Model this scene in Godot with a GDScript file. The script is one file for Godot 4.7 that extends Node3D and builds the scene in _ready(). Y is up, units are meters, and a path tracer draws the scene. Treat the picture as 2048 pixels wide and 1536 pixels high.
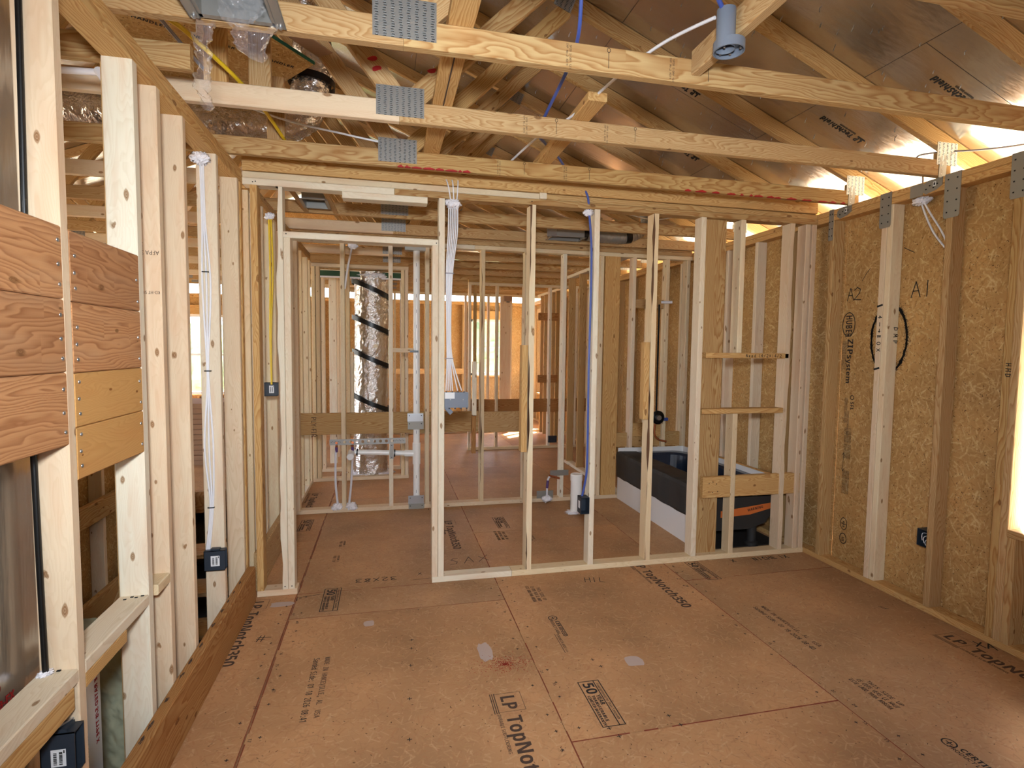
extends Node3D

# ---------------------------------------------------------------- state
var rng := RandomNumberGenerator.new()
var used := {}
var M := {}
var SPF := []
var SYP := []
var FIR := []
var font: SystemFont
var font_mono: SystemFont

const TW := 0.30      # metres of board perimeter in one wood picture
const TL := 2.40      # metres of board length in one wood picture

# ================================================================ scene
func _ready() -> void:
	rng.seed = 4711
	camera_and_light()
	make_materials()
	build_floor()
	build_wall_right()
	build_wall_left()
	build_partition_near()
	build_partition_bath()
	build_partitions_far()
	build_outer_walls()
	build_roof_deck()
	build_trusses()
	build_ceiling_things()
	build_wires_and_boxes()
	build_bath_things()
	build_left_things()
	build_floor_marks()
	build_wall_marks()
	build_outside()

func camera_and_light() -> void:
	var cam := Camera3D.new()
	cam.name = "camera"
	cam.fov = 70.02
	cam.keep_aspect = Camera3D.KEEP_HEIGHT
	cam.near = 0.05
	cam.far = 400.0
	cam.position = Vector3(0, 1.506, 0)
	cam.rotation_order = EULER_ORDER_YXZ
	cam.rotation = Vector3(-0.0644, -0.2246, 0.0114)
	add_child(cam)
	cam.current = true
	var we := WorldEnvironment.new()
	we.name = "world_environment"
	var env := Environment.new()
	env.background_mode = Environment.BG_SKY
	var sky := Sky.new()
	var pm := ProceduralSkyMaterial.new()
	pm.sky_top_color = Color(0.70, 0.78, 0.90)
	pm.sky_horizon_color = Color(0.92, 0.93, 0.95)
	pm.ground_horizon_color = Color(0.80, 0.82, 0.80)
	pm.ground_bottom_color = Color(0.45, 0.45, 0.40)
	pm.sky_energy_multiplier = 1.0
	sky.sky_material = pm
	env.sky = sky
	env.ambient_light_source = Environment.AMBIENT_SOURCE_SKY
	env.tonemap_mode = Environment.TONE_MAPPER_LINEAR
	env.tonemap_exposure = 0.78
	env.background_energy_multiplier = 19.0
	env.sdfgi_enabled = true
	env.ssao_enabled = true
	env.ssil_enabled = true
	we.environment = env
	add_child(we)
	var sun := DirectionalLight3D.new()
	sun.name = "sun"
	sun.light_color = Color(1.0, 0.95, 0.86)
	sun.light_energy = 36.0
	sun.light_angular_distance = 0.6
	sun.shadow_enabled = true
	add_child(sun)
	sun.look_at_from_position(Vector3(14, 20, -16), Vector3(0, 0, -4), Vector3.UP)
	# the photographer's flash, a little above the lens
	var fl := SpotLight3D.new()
	fl.name = "camera_flash"
	fl.light_color = Color(0.93, 0.965, 1.0)
	fl.light_energy = 12.5
	fl.light_size = 0.10
	fl.spot_range = 40.0
	fl.spot_attenuation = 2.0
	fl.spot_angle = 56.0
	fl.spot_angle_attenuation = 1.0
	fl.shadow_enabled = true
	fl.look_at_from_position(Vector3(-0.03, 1.78, 0.12), Vector3(0.7, 1.3, -4.0), Vector3.UP)
	add_child(fl)

# ================================================================ helpers
func numbered(n: String) -> String:
	if not used.has(n):
		used[n] = 0
		return n
	used[n] += 1
	return "%s_%03d" % [n, used[n]]

func thing(called: String, label: String, category: String, at := Vector3.ZERO, group := "") -> Node3D:
	var o := Node3D.new()
	o.name = numbered(called)
	add_child(o)
	o.position = at
	o.set_meta("label", label)
	o.set_meta("category", category)
	if group != "":
		o.set_meta("group", group)
	return o

func tagm(o: Node3D, label: String, category: String, group := "") -> Node3D:
	o.set_meta("label", label)
	o.set_meta("category", category)
	if group != "":
		o.set_meta("group", group)
	return o

func struct(called: String, label: String, category: String, at := Vector3.ZERO) -> Node3D:
	var o := thing(called, label, category, at)
	o.set_meta("kind", "structure")
	return o

# where a node's origin stands in the world (roots are moved, never turned)
func org(n: Node) -> Vector3:
	var p := Vector3.ZERO
	while n != self and n != null:
		if n is Node3D:
			p += (n as Node3D).position
		n = n.get_parent()
	return p

func part(parent: Node, called: String, mesh: Mesh, mat: Material, gpos := Vector3.ZERO) -> MeshInstance3D:
	var o := MeshInstance3D.new()
	o.name = numbered(called) if parent == self else called
	o.mesh = mesh
	if mat != null:
		o.material_override = mat
	parent.add_child(o, true)
	o.position = gpos - org(parent)
	return o

func begin() -> SurfaceTool:
	var st := SurfaceTool.new()
	st.begin(Mesh.PRIMITIVE_TRIANGLES)
	return st

func tri(st: SurfaceTool, a: Vector3, b: Vector3, c: Vector3, n: Vector3, ua := Vector2.ZERO, ub := Vector2.ZERO, uc := Vector2.ZERO) -> void:
	if (b - a).cross(c - a).dot(n) > 0.0:
		var t := b; b = c; c = t
		var tu := ub; ub = uc; uc = tu
	st.set_normal(n); st.set_uv(ua); st.add_vertex(a)
	st.set_normal(n); st.set_uv(ub); st.add_vertex(b)
	st.set_normal(n); st.set_uv(uc); st.add_vertex(c)

func quad(st: SurfaceTool, a: Vector3, b: Vector3, c: Vector3, d: Vector3, n: Vector3, ua := Vector2.ZERO, ub := Vector2.ZERO, uc := Vector2.ZERO, ud := Vector2.ZERO) -> void:
	tri(st, a, b, c, n, ua, ub, uc)
	tri(st, a, c, d, n, ua, uc, ud)

func fin(st: SurfaceTool) -> ArrayMesh:
	st.index()
	st.generate_tangents()
	return st.commit()

# a sawn board: dir d, length l, half sizes hu along u and hv along v, eased edges, grain along d
func board_mesh(d: Vector3, l: float, u: Vector3, hu: float, v: Vector3, hv: float, ch := 0.0034) -> ArrayMesh:
	var st := begin()
	var ou := rng.randf() * maxf(0.0, TW - 4.0 * (hu + hv))
	var ov := rng.randf() * TL
	var fl := 1.0 if rng.randf() < 0.5 else -1.0
	var prof := [Vector2(-hu + ch, -hv), Vector2(hu - ch, -hv), Vector2(hu, -hv + ch), Vector2(hu, hv - ch), Vector2(hu - ch, hv), Vector2(-hu + ch, hv), Vector2(-hu, hv - ch), Vector2(-hu, -hv + ch)]
	var per := ou
	var p0 := -d * l * 0.5
	var p1 := d * l * 0.5
	for i in 8:
		var q0: Vector2 = prof[i]
		var q1: Vector2 = prof[(i + 1) % 8]
		var w := q0.distance_to(q1)
		var o0 := u * q0.x + v * q0.y
		var o1 := u * q1.x + v * q1.y
		var nn := Vector2(q1.y - q0.y, -(q1.x - q0.x)).normalized()
		var n := u * nn.x + v * nn.y
		var ua := per / TW
		var ub := (per + w) / TW
		var va := ov / TL
		var vb := (ov + fl * l) / TL
		quad(st, p0 + o0, p0 + o1, p1 + o1, p1 + o0, n, Vector2(ua, va), Vector2(ub, va), Vector2(ub, vb), Vector2(ua, vb))
		per += w
	for s in [-1.0, 1.0]:
		var pc: Vector3 = p0 if s < 0 else p1
		for i in range(1, 7):
			var a: Vector2 = prof[0]
			var b: Vector2 = prof[i]
			var c: Vector2 = prof[i + 1]
			tri(st, pc + u * a.x + v * a.y, pc + u * b.x + v * b.y, pc + u * c.x + v * c.y, d * s, (a + Vector2(ou, ov)) * 2.0, (b + Vector2(ou, ov)) * 2.0, (c + Vector2(ou, ov)) * 2.0)
	return fin(st)

func pick(list: Array) -> Material:
	return list[rng.randi() % list.size()]

# axis-aligned board between two corners; the grain follows the longest side
func bd(parent: Node, called: String, a: Vector3, b: Vector3, mat: Material) -> MeshInstance3D:
	var s := (b - a).abs()
	var c := (a + b) * 0.5
	var ax := [Vector3.RIGHT, Vector3.UP, Vector3.BACK]
	var k := 0
	if s.y >= s.x and s.y >= s.z: k = 1
	elif s.z >= s.x and s.z >= s.y: k = 2
	var i := (k + 1) % 3
	var j := (k + 2) % 3
	return part(parent, called, board_mesh(ax[k], s[k], ax[i], s[i] * 0.5, ax[j], s[j] * 0.5), mat, c)

# slanted board from p to q, w wide along "across", t thick along the third axis
func bar(parent: Node, called: String, p: Vector3, q: Vector3, across: Vector3, w: float, t: float, mat: Material) -> MeshInstance3D:
	var d := (q - p).normalized()
	var u := (across - d * across.dot(d)).normalized()
	var v := d.cross(u)
	return part(parent, called, board_mesh(d, p.distance_to(q), u, w * 0.5, v, t * 0.5), mat, (p + q) * 0.5)

# upright stud with a wavy, barky edge on one side
func wany(parent: Node, called: String, a: Vector3, b: Vector3, side: float, amp: float, mat: Material) -> MeshInstance3D:
	var c := (a + b) * 0.5
	var h := (b - a).abs() * 0.5
	var st := begin()
	var bark := begin()
	var n := 46
	var ou := rng.randf() * 0.04
	var ov := rng.randf() * TL
	var off := []
	var lip := []
	var ph := rng.randf() * 10.0
	for i in n + 1:
		var y := float(i) / n * h.y * 2.0
		var of := amp * clampf(0.5 + 0.5 * sin(y * 5.1 + ph) + 0.25 * sin(y * 17.0 + ph * 2.0) + rng.randf_range(-0.12, 0.12), 0.0, 1.2)
		off.append(of)
		lip.append(clampf(1.0 - 0.42 * (of / amp - 0.35) - rng.randf_range(0.0, 0.08), 0.4, 1.0) if of > amp * 0.35 else 1.0)
	for i in n:
		var y0 := -h.y + 2.0 * h.y * i / n
		var y1 := -h.y + 2.0 * h.y * (i + 1) / n
		var w0: float = h.x - off[i]
		var w1: float = h.x - off[i + 1]
		var v0 := (ov + y0) / TL
		var v1 := (ov + y1) / TL
		# corners: fixed side -side*h.x, wavy side +side*w
		var fx := -side * h.x
		for f in [-1.0, 1.0]:
			var z: float = f * h.z
			var e0 := side * (w0 if f > 0 else h.x)
			var e1 := side * (w1 if f > 0 else h.x)
			quad(st, Vector3(fx, y0, z), Vector3(e0, y0, z), Vector3(e1, y1, z), Vector3(fx, y1, z), Vector3(0, 0, f), Vector2(ou / TW, v0), Vector2((ou + h.x * 2) / TW, v0), Vector2((ou + h.x * 2) / TW, v1), Vector2(ou / TW, v1))
		quad(st, Vector3(fx, y0, -h.z), Vector3(fx, y0, h.z), Vector3(fx, y1, h.z), Vector3(fx, y1, -h.z), Vector3(-side, 0, 0), Vector2(ou / TW, v0), Vector2((ou + h.z * 2) / TW, v0), Vector2((ou + h.z * 2) / TW, v1), Vector2(ou / TW, v1))
		var wn := Vector3(side * 2.0 * h.z, 0, h.x - w0).normalized()
		# slanted wane: sound wood behind, a ragged strip of bark at the front edge
		var t0: float = lip[i]
		var t1: float = lip[i + 1]
		var a0 := Vector3(side * lerpf(h.x, w0, t0), y0, lerpf(-h.z, h.z, t0))
		var a1 := Vector3(side * lerpf(h.x, w1, t1), y1, lerpf(-h.z, h.z, t1))
		quad(st, Vector3(side * h.x, y0, -h.z), a0, a1, Vector3(side * h.x, y1, -h.z), wn, Vector2(ou / TW, v0), Vector2((ou + h.z * 2 * t0) / TW, v0), Vector2((ou + h.z * 2 * t1) / TW, v1), Vector2(ou / TW, v1))
		if t0 < 1.0 or t1 < 1.0:
			quad(bark, a0, Vector3(side * w0, y0, h.z), Vector3(side * w1, y1, h.z), a1, wn)
	for s in [-1.0, 1.0]:
		quad(st, Vector3(-h.x, s * h.y, -h.z), Vector3(h.x, s * h.y, -h.z), Vector3(h.x, s * h.y, h.z), Vector3(-h.x, s * h.y, h.z), Vector3(0, s, 0))
	var o := part(parent, called, fin(st), mat, c)
	var be := part(o, "bark_edge", fin(bark), M.bark_edge, c)
	be.set_meta("label", "dark strip of bark left on the sawn edge")
	return o

# a box added to a SurfaceTool, with uv in metres and eased edges
func abox(st: SurfaceTool, c: Vector3, s: Vector3, bs := Basis.IDENTITY, uvs := 1.0) -> void:
	var h := s * 0.5
	var ax := [Vector3.RIGHT, Vector3.UP, Vector3.BACK]
	for k in 3:
		var i := (k + 1) % 3
		var j := (k + 2) % 3
		for sg in [-1.0, 1.0]:
			var n: Vector3 = ax[k] * sg
			var o: Vector3 = n * h[k]
			var u: Vector3 = ax[i] * h[i]
			var v: Vector3 = ax[j] * h[j]
			var p := [o - u - v, o + u - v, o + u + v, o - u + v]
			var uv := []
			for q in p:
				uv.append(Vector2(q[i] + c[i], q[j] + c[j]) * uvs)
			quad(st, c + bs * p[0], c + bs * p[1], c + bs * p[2], c + bs * p[3], bs * n, uv[0], uv[1], uv[2], uv[3])

func box_part(parent: Node, called: String, c: Vector3, s: Vector3, mat: Material, bs := Basis.IDENTITY) -> MeshInstance3D:
	var st := begin()
	abox(st, Vector3.ZERO, s, bs)
	return part(parent, called, fin(st), mat, c)

# sheet of panel product: uv in metres in the sheet's own plane
func sheet(parent: Node, called: String, a: Vector3, b: Vector3, mat: Material, uvo := Vector2.ZERO, swap := false) -> MeshInstance3D:
	var c := (a + b) * 0.5
	var s := (b - a).abs()
	var st := begin()
	var ax := [Vector3.RIGHT, Vector3.UP, Vector3.BACK]
	for k in 3:
		var i := (k + 1) % 3
		var j := (k + 2) % 3
		for sg in [-1.0, 1.0]:
			var n: Vector3 = ax[k] * sg
			var o: Vector3 = n * s[k] * 0.5
			var u: Vector3 = ax[i] * s[i] * 0.5
			var v: Vector3 = ax[j] * s[j] * 0.5
			var p := [o - u - v, o + u - v, o + u + v, o - u + v]
			var uv := []
			for q in p:
				var w := Vector2(q[i] + c[i], q[j] + c[j])
				if swap: w = Vector2(w.y, w.x)
				uv.append(w + uvo)
			quad(st, p[0], p[1], p[2], p[3], n, uv[0], uv[1], uv[2], uv[3])
	return part(parent, called, fin(st), mat, c)

# tube along points (world), smoothed
func tube_mesh(pts: Array, r: float, sides := 10, smooth := true, o := Vector3.ZERO, flat := 1.0) -> ArrayMesh:
	var c := Curve3D.new()
	c.bake_interval = maxf(0.012, r * 1.5)
	for i in pts.size():
		var p: Vector3 = pts[i]
		var tin := Vector3.ZERO
		if smooth and i > 0 and i < pts.size() - 1:
			tin = (pts[i + 1] - pts[i - 1]) / 6.0
		c.add_point(p - o, -tin, tin)
	var bp := c.get_baked_points()
	var st := begin()
	var rings := []
	var nrm := []
	var up := Vector3.UP
	var t0 := (bp[1] - bp[0]).normalized()
	if absf(t0.dot(up)) > 0.9: up = Vector3.RIGHT
	var u := (up - t0 * up.dot(t0)).normalized()
	for i in bp.size():
		var t := (bp[mini(i + 1, bp.size() - 1)] - bp[maxi(i - 1, 0)]).normalized()
		u = (u - t * u.dot(t)).normalized()
		var v := t.cross(u)
		var ring := []
		var nr := []
		for k in sides:
			var a := TAU * k / sides
			ring.append(bp[i] + u * cos(a) * r + v * sin(a) * r * flat)
			nr.append((u * cos(a) + v * sin(a)).normalized())
		rings.append(ring); nrm.append(nr)
	for i in bp.size() - 1:
		for k in sides:
			var k2 := (k + 1) % sides
			ptri(st, rings[i][k], rings[i][k2], rings[i + 1][k2], nrm[i][k], nrm[i][k2], nrm[i + 1][k2])
			ptri(st, rings[i][k], rings[i + 1][k2], rings[i + 1][k], nrm[i][k], nrm[i + 1][k2], nrm[i + 1][k])
	for e in [0, bp.size() - 1]:
		var n := (bp[0] - bp[1]).normalized() if e == 0 else (bp[e] - bp[e - 1]).normalized()
		for k in range(1, sides - 1):
			tri(st, rings[e][0], rings[e][k], rings[e][k + 1], n)
	return st.commit()

func ptri(st: SurfaceTool, a: Vector3, b: Vector3, c: Vector3, na: Vector3, nb: Vector3, nc: Vector3) -> void:
	if (b - a).cross(c - a).dot(na + nb + nc) > 0.0:
		var t := b; b = c; c = t
		t = nb; nb = nc; nc = t
	st.set_normal(na); st.set_uv(Vector2.ZERO); st.add_vertex(a)
	st.set_normal(nb); st.set_uv(Vector2.ZERO); st.add_vertex(b)
	st.set_normal(nc); st.set_uv(Vector2.ZERO); st.add_vertex(c)

func tube(parent: Node, called: String, pts: Array, r: float, mat: Material, sides := 10, smooth := true, flat := 1.0) -> MeshInstance3D:
	var o: Vector3 = pts[pts.size() - 1]
	return part(parent, called, tube_mesh(pts, r, sides, smooth, o, flat), mat, o)

# lathed solid: profile of Vector2(radius, height) turned about axis
func lathe_mesh(prof: Array, n := 32, axis := Vector3.UP) -> ArrayMesh:
	var st := begin()
	var u := Vector3.RIGHT if absf(axis.x) < 0.9 else Vector3.BACK
	u = (u - axis * u.dot(axis)).normalized()
	var v := axis.cross(u)
	for i in prof.size() - 1:
		var a: Vector2 = prof[i]
		var b: Vector2 = prof[i + 1]
		var nn := Vector2(b.y - a.y, -(b.x - a.x)).normalized()
		for k in n:
			var t0 := TAU * k / n
			var t1 := TAU * (k + 1) / n
			var d0 := u * cos(t0) + v * sin(t0)
			var d1 := u * cos(t1) + v * sin(t1)
			var n0 := d0 * nn.x + axis * nn.y
			var n1 := d1 * nn.x + axis * nn.y
			if a.x > 0.0001:
				ptri(st, d0 * a.x + axis * a.y, d1 * a.x + axis * a.y, d1 * b.x + axis * b.y, n0, n1, n1)
			if b.x > 0.0001:
				ptri(st, d0 * a.x + axis * a.y, d1 * b.x + axis * b.y, d0 * b.x + axis * b.y, n0, n1, n0)
	return st.commit()

# lumpy blob (spray foam, foliage): displaced sphere
func blob_mesh(r: Vector3, bump: float, freq: float, sd: int, seg := 18) -> ArrayMesh:
	var nz := FastNoiseLite.new()
	nz.seed = sd
	nz.frequency = freq
	var st := begin()
	var g := []
	for i in seg + 1:
		var row := []
		var th := PI * i / seg
		for k in seg * 2:
			var ph := PI * k / seg
			var d := Vector3(sin(th) * cos(ph), cos(th), sin(th) * sin(ph))
			row.append(d * r * (1.0 + bump * nz.get_noise_3dv(d * 10.0)))
		g.append(row)
	st.set_smooth_group(0)
	for i in seg:
		for k in seg * 2:
			var k2 := (k + 1) % (seg * 2)
			for q in [[g[i][k], g[i][k2], g[i + 1][k2]], [g[i][k], g[i + 1][k2], g[i + 1][k]]]:
				if (q[1] - q[0]).cross(q[2] - q[0]).dot(q[0] + q[1] + q[2]) > 0.0:
					st.add_vertex(q[0]); st.add_vertex(q[2]); st.add_vertex(q[1])
				else:
					st.add_vertex(q[0]); st.add_vertex(q[1]); st.add_vertex(q[2])
	st.index()
	st.generate_normals()
	return st.commit()

# flat plate cut to an outline (points in u,v), t thick
func plate_mesh(outline: PackedVector2Array, u: Vector3, v: Vector3, t: float) -> ArrayMesh:
	var n := u.cross(v).normalized()
	var st := begin()
	var idx := Geometry2D.triangulate_polygon(outline)
	for s in [-1.0, 1.0]:
		for i in range(0, idx.size(), 3):
			var p := []
			for k in 3:
				var q := outline[idx[i + k]]
				p.append(u * q.x + v * q.y + n * t * 0.5 * s)
			tri(st, p[0], p[1], p[2], n * s, outline[idx[i]], outline[idx[i + 1]], outline[idx[i + 2]])
	var cen := Vector2.ZERO
	for q in outline: cen += q
	cen /= outline.size()
	for i in outline.size():
		var a := outline[i]
		var b := outline[(i + 1) % outline.size()]
		var e := Vector2(b.y - a.y, -(b.x - a.x)).normalized()
		if e.dot((a + b) * 0.5 - cen) < 0.0: e = -e
		var hn := n * t * 0.5
		quad(st, u * a.x + v * a.y - hn, u * b.x + v * b.y - hn, u * b.x + v * b.y + hn, u * a.x + v * a.y + hn, u * e.x + v * e.y)
	return fin(st)

# printed lettering: flat ink, h = height of a capital
func letters(parent: Node, s: String, at: Vector3, dir: Vector3, up: Vector3, h: float, mat: Material, bold := true, mono := false, squeeze := 1.0) -> MeshInstance3D:
	var tm := TextMesh.new()
	tm.text = s
	tm.font = font_mono if mono else (font if bold else M.font_thin)
	tm.font_size = 32
	tm.pixel_size = h / (32.0 * 0.714)
	tm.depth = 0.0006
	tm.curve_step = 4.0
	tm.horizontal_alignment = HORIZONTAL_ALIGNMENT_LEFT
	tm.vertical_alignment = VERTICAL_ALIGNMENT_BOTTOM
	var o := MeshInstance3D.new()
	o.name = "lettering"
	o.mesh = tm
	o.material_override = mat
	parent.add_child(o, true)
	var n := dir.cross(up).normalized()
	o.transform = Transform3D(Basis(dir.normalized() * squeeze, up.normalized(), n), at + n * 0.0006 - up.normalized() * h * 0.33 - org(parent))
	return o

# pen or spray strokes: each stroke a list of Vector2 in the plane (dir, up)
func strokes(parent: Node, called: String, list: Array, at: Vector3, dir: Vector3, up: Vector3, sc: float, w: float, mat: Material) -> MeshInstance3D:
	var n := dir.cross(up).normalized()
	var st := begin()
	for s in list:
		for i in s.size() - 1:
			var a: Vector2 = s[i] * sc
			var b: Vector2 = s[i + 1] * sc
			var d := (b - a).normalized()
			var e := Vector2(-d.y, d.x) * w * 0.5
			a -= d * w * 0.3
			b += d * w * 0.3
			var P := func(q: Vector2) -> Vector3: return dir * q.x + up * q.y + n * (0.0009)
			quad(st, P.call(a - e), P.call(b - e), P.call(b + e), P.call(a + e), n)
	return part(parent, called, st.commit(), mat, at)

func oval(c: Vector2, rx: float, ry: float, n := 24, a0 := 0.0, a1 := TAU) -> Array:
	var r := []
	for i in n + 1:
		var a := a0 + (a1 - a0) * i / n
		r.append(c + Vector2(cos(a) * rx, sin(a) * ry))
	return r

# ================================================================ materials
func floats(nz: FastNoiseLite, w: int, h: int, sw: int, sh: int) -> PackedFloat32Array:
	var im := nz.get_seamless_image(sw, sh, false, false, 0.25)
	im.convert(Image.FORMAT_RF)
	# wrap a few rows round before stretching, so the long side repeats without a step
	var pad := 4
	var ext := Image.create(sw, sh + 2 * pad, false, Image.FORMAT_RF)
	ext.blit_rect(im, Rect2i(0, 0, sw, sh), Vector2i(0, pad))
	ext.blit_rect(im, Rect2i(0, sh - pad, sw, pad), Vector2i(0, 0))
	ext.blit_rect(im, Rect2i(0, 0, sw, pad), Vector2i(0, pad + sh))
	var k := float(h) / sh
	ext.resize(w, int(round((sh + 2 * pad) * k)), Image.INTERPOLATE_CUBIC)
	var out := ext.get_region(Rect2i(0, int(round(pad * k)), w, h))
	return out.get_data().to_float32_array()

func wood_picture(sd: int, early: Color, late: Color, ring: float, contrast: float, knots: int, blush: Color, blush_amt: float) -> ImageTexture:
	var w := 256
	var h := 1024
	var nz := FastNoiseLite.new()
	nz.noise_type = FastNoiseLite.TYPE_SIMPLEX_SMOOTH
	nz.seed = sd
	nz.frequency = 0.035
	var n1 := floats(nz, w, h, 40, 64)
	nz.seed = sd + 7
	nz.frequency = 0.09
	var n2 := floats(nz, w, h, 64, 64)
	nz.seed = sd + 13
	nz.frequency = 0.35
	var fib := floats(nz, w, h, w, 40)
	var r := RandomNumberGenerator.new()
	r.seed = sd * 31 + 5
	var kn := []
	for i in knots:
		kn.append([r.randf_range(0.02, TW - 0.02), r.randf() * TL, r.randf_range(0.0025, 0.0075), r.randf_range(0.3, 1.0)])
	var cx := r.randf_range(0.1, 0.2)
	var data := PackedByteArray()
	data.resize(w * h * 3)
	var p := 0
	var knot_c := Color(0.47, 0.32, 0.19)
	for j in h:
		var y := float(j) / h * TL
		var dep := 0.022 + 0.018 * sin(TAU * y / TL + sd) + 0.010 * sin(TAU * 3.0 * y / TL + sd * 2.0)
		var near := []
		for k in kn:
			var dy := absf(y - k[1])
			dy = minf(dy, TL - dy)
			if dy < k[2] * 14.0:
				near.append([k[0], (y - k[1] if absf(y - k[1]) < TL * 0.5 else TL - dy), k[2], k[3]])
		for i in w:
			var q := j * w + i
			var x := float(i) / w * TW
			var n := n1[q] - 0.5
			var m := n2[q] - 0.5
			var dx := x - cx + 0.10 * n
			var rr := sqrt(dx * dx + dep * dep) + 0.020 * n + 0.0035 * m
			var kd := 9.0
			for k in near:
				var ex: float = (x - k[0]) / k[2]
				var ey: float = k[1] / (k[2] * (1.2 + k[3]))
				var d2 := ex * ex + ey * ey * 0.30
				rr += 0.014 * k[3] * exp(-d2 * 0.05)
				var dd := sqrt(ex * ex + ey * ey) * (1.0 + 1.6 * m)
				if dd < kd: kd = dd
			var t := rr / ring
			t -= floor(t)
			var lw := t * t
			if t > 0.88: lw *= (1.0 - t) / 0.12
			var g := lw * contrast + (fib[q] - 0.5) * 0.22
			var c := early.lerp(late, clampf(g, 0.0, 1.0))
			var bl := clampf((m + n) * 1.3 + 0.1, 0.0, 1.0) * blush_amt
			c = c.lerp(blush, bl)
			if kd < 1.25:
				var kk := clampf((1.25 - kd) / 0.45, 0.0, 1.0)
				c = c.lerp(knot_c, kk * kk * (0.35 + 0.45 * absf(sin(kd * 7.0 + m * 9.0))))
			data[p] = int(clampf(c.r, 0.0, 1.0) * 255.0)
			data[p + 1] = int(clampf(c.g, 0.0, 1.0) * 255.0)
			data[p + 2] = int(clampf(c.b, 0.0, 1.0) * 255.0)
			p += 3
	var im := Image.create_from_data(w, h, false, Image.FORMAT_RGB8, data)
	im.generate_mipmaps()
	return ImageTexture.create_from_image(im)

# pressed strands: thousands of little chips, laid one over another
func strand_picture(sd: int, size: int, metres: float, tones: Array, base: Color, n: int, len_m: Vector2, wid_m: Vector2, spread: float, opacity: float, specks: int) -> ImageTexture:
	var r := RandomNumberGenerator.new()
	r.seed = sd
	var data := PackedByteArray()
	data.resize(size * size * 3)
	var nz := FastNoiseLite.new()
	nz.seed = sd
	nz.frequency = 0.012
	var low := floats(nz, size, size, 128, 128)
	for i in size * size:
		var f := 0.88 + 0.24 * low[i]
		data[i * 3] = int(clampf(base.r * f, 0, 1) * 255)
		data[i * 3 + 1] = int(clampf(base.g * f, 0, 1) * 255)
		data[i * 3 + 2] = int(clampf(base.b * f, 0, 1) * 255)
	var px := size / metres
	for s in n + specks:
		var speck := s >= n
		var l := r.randf_range(len_m.x, len_m.y) * px
		var w := r.randf_range(wid_m.x, wid_m.y) * px
		var c: Color = tones[r.randi() % tones.size()]
		var op := opacity * r.randf_range(0.5, 1.0)
		if speck:
			l = r.randf_range(0.003, 0.010) * px
			w = r.randf_range(0.0015, 0.003) * px
			c = Color(0.22, 0.13, 0.07)
			op = 0.8
		var a := r.randfn(PI * 0.5, spread)
		if r.randf() < 0.25: a = r.randf() * PI
		var ca := cos(a)
		var sa := sin(a)
		var cx := r.randf() * size
		var cy := r.randf() * size
		var ext := int(maxf(absf(ca) * l, absf(sa) * w) * 0.5 + maxf(absf(sa) * w, 0.0) * 0.5) + 1
		var exty := int((absf(sa) * l + absf(ca) * w) * 0.5) + 1
		var cr := int(c.r * 255 * op)
		var cg := int(c.g * 255 * op)
		var cb := int(c.b * 255 * op)
		var inv := 1.0 - op
		for yy in range(-exty, exty + 1):
			var py := posmod(int(cy) + yy, size) * size
			for xx in range(-ext, ext + 1):
				var lu := xx * ca + yy * sa
				if absf(lu) > l * 0.5: continue
				var lv := yy * ca - xx * sa
				if absf(lv) > w * 0.5: continue
				var q := (py + posmod(int(cx) + xx, size)) * 3
				data[q] = int(data[q] * inv) + cr
				data[q + 1] = int(data[q + 1] * inv) + cg
				data[q + 2] = int(data[q + 2] * inv) + cb
	var im := Image.create_from_data(size, size, false, Image.FORMAT_RGB8, data)
	im.generate_mipmaps()
	return ImageTexture.create_from_image(im)

func noise_normal(sd: int, size: int, freq: float, bump: float) -> ImageTexture:
	var nz := FastNoiseLite.new()
	nz.seed = sd
	nz.frequency = freq
	nz.fractal_octaves = 4
	var im := nz.get_seamless_image(size, size)
	im.convert(Image.FORMAT_RGBA8)
	im.bump_map_to_normal_map(bump)
	im.generate_mipmaps()
	return ImageTexture.create_from_image(im)

func wood_mat(tex: Texture2D, tint: Color, rough := 0.72) -> StandardMaterial3D:
	var m := StandardMaterial3D.new()
	m.albedo_texture = tex
	m.albedo_color = tint
	m.roughness = rough
	m.metallic_specular = 0.3
	return m

func plain(c: Color, rough := 0.6, metal := 0.0, spec := 0.5) -> StandardMaterial3D:
	var m := StandardMaterial3D.new()
	m.albedo_color = c
	m.roughness = rough
	m.metallic = metal
	m.metallic_specular = spec
	return m

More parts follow.
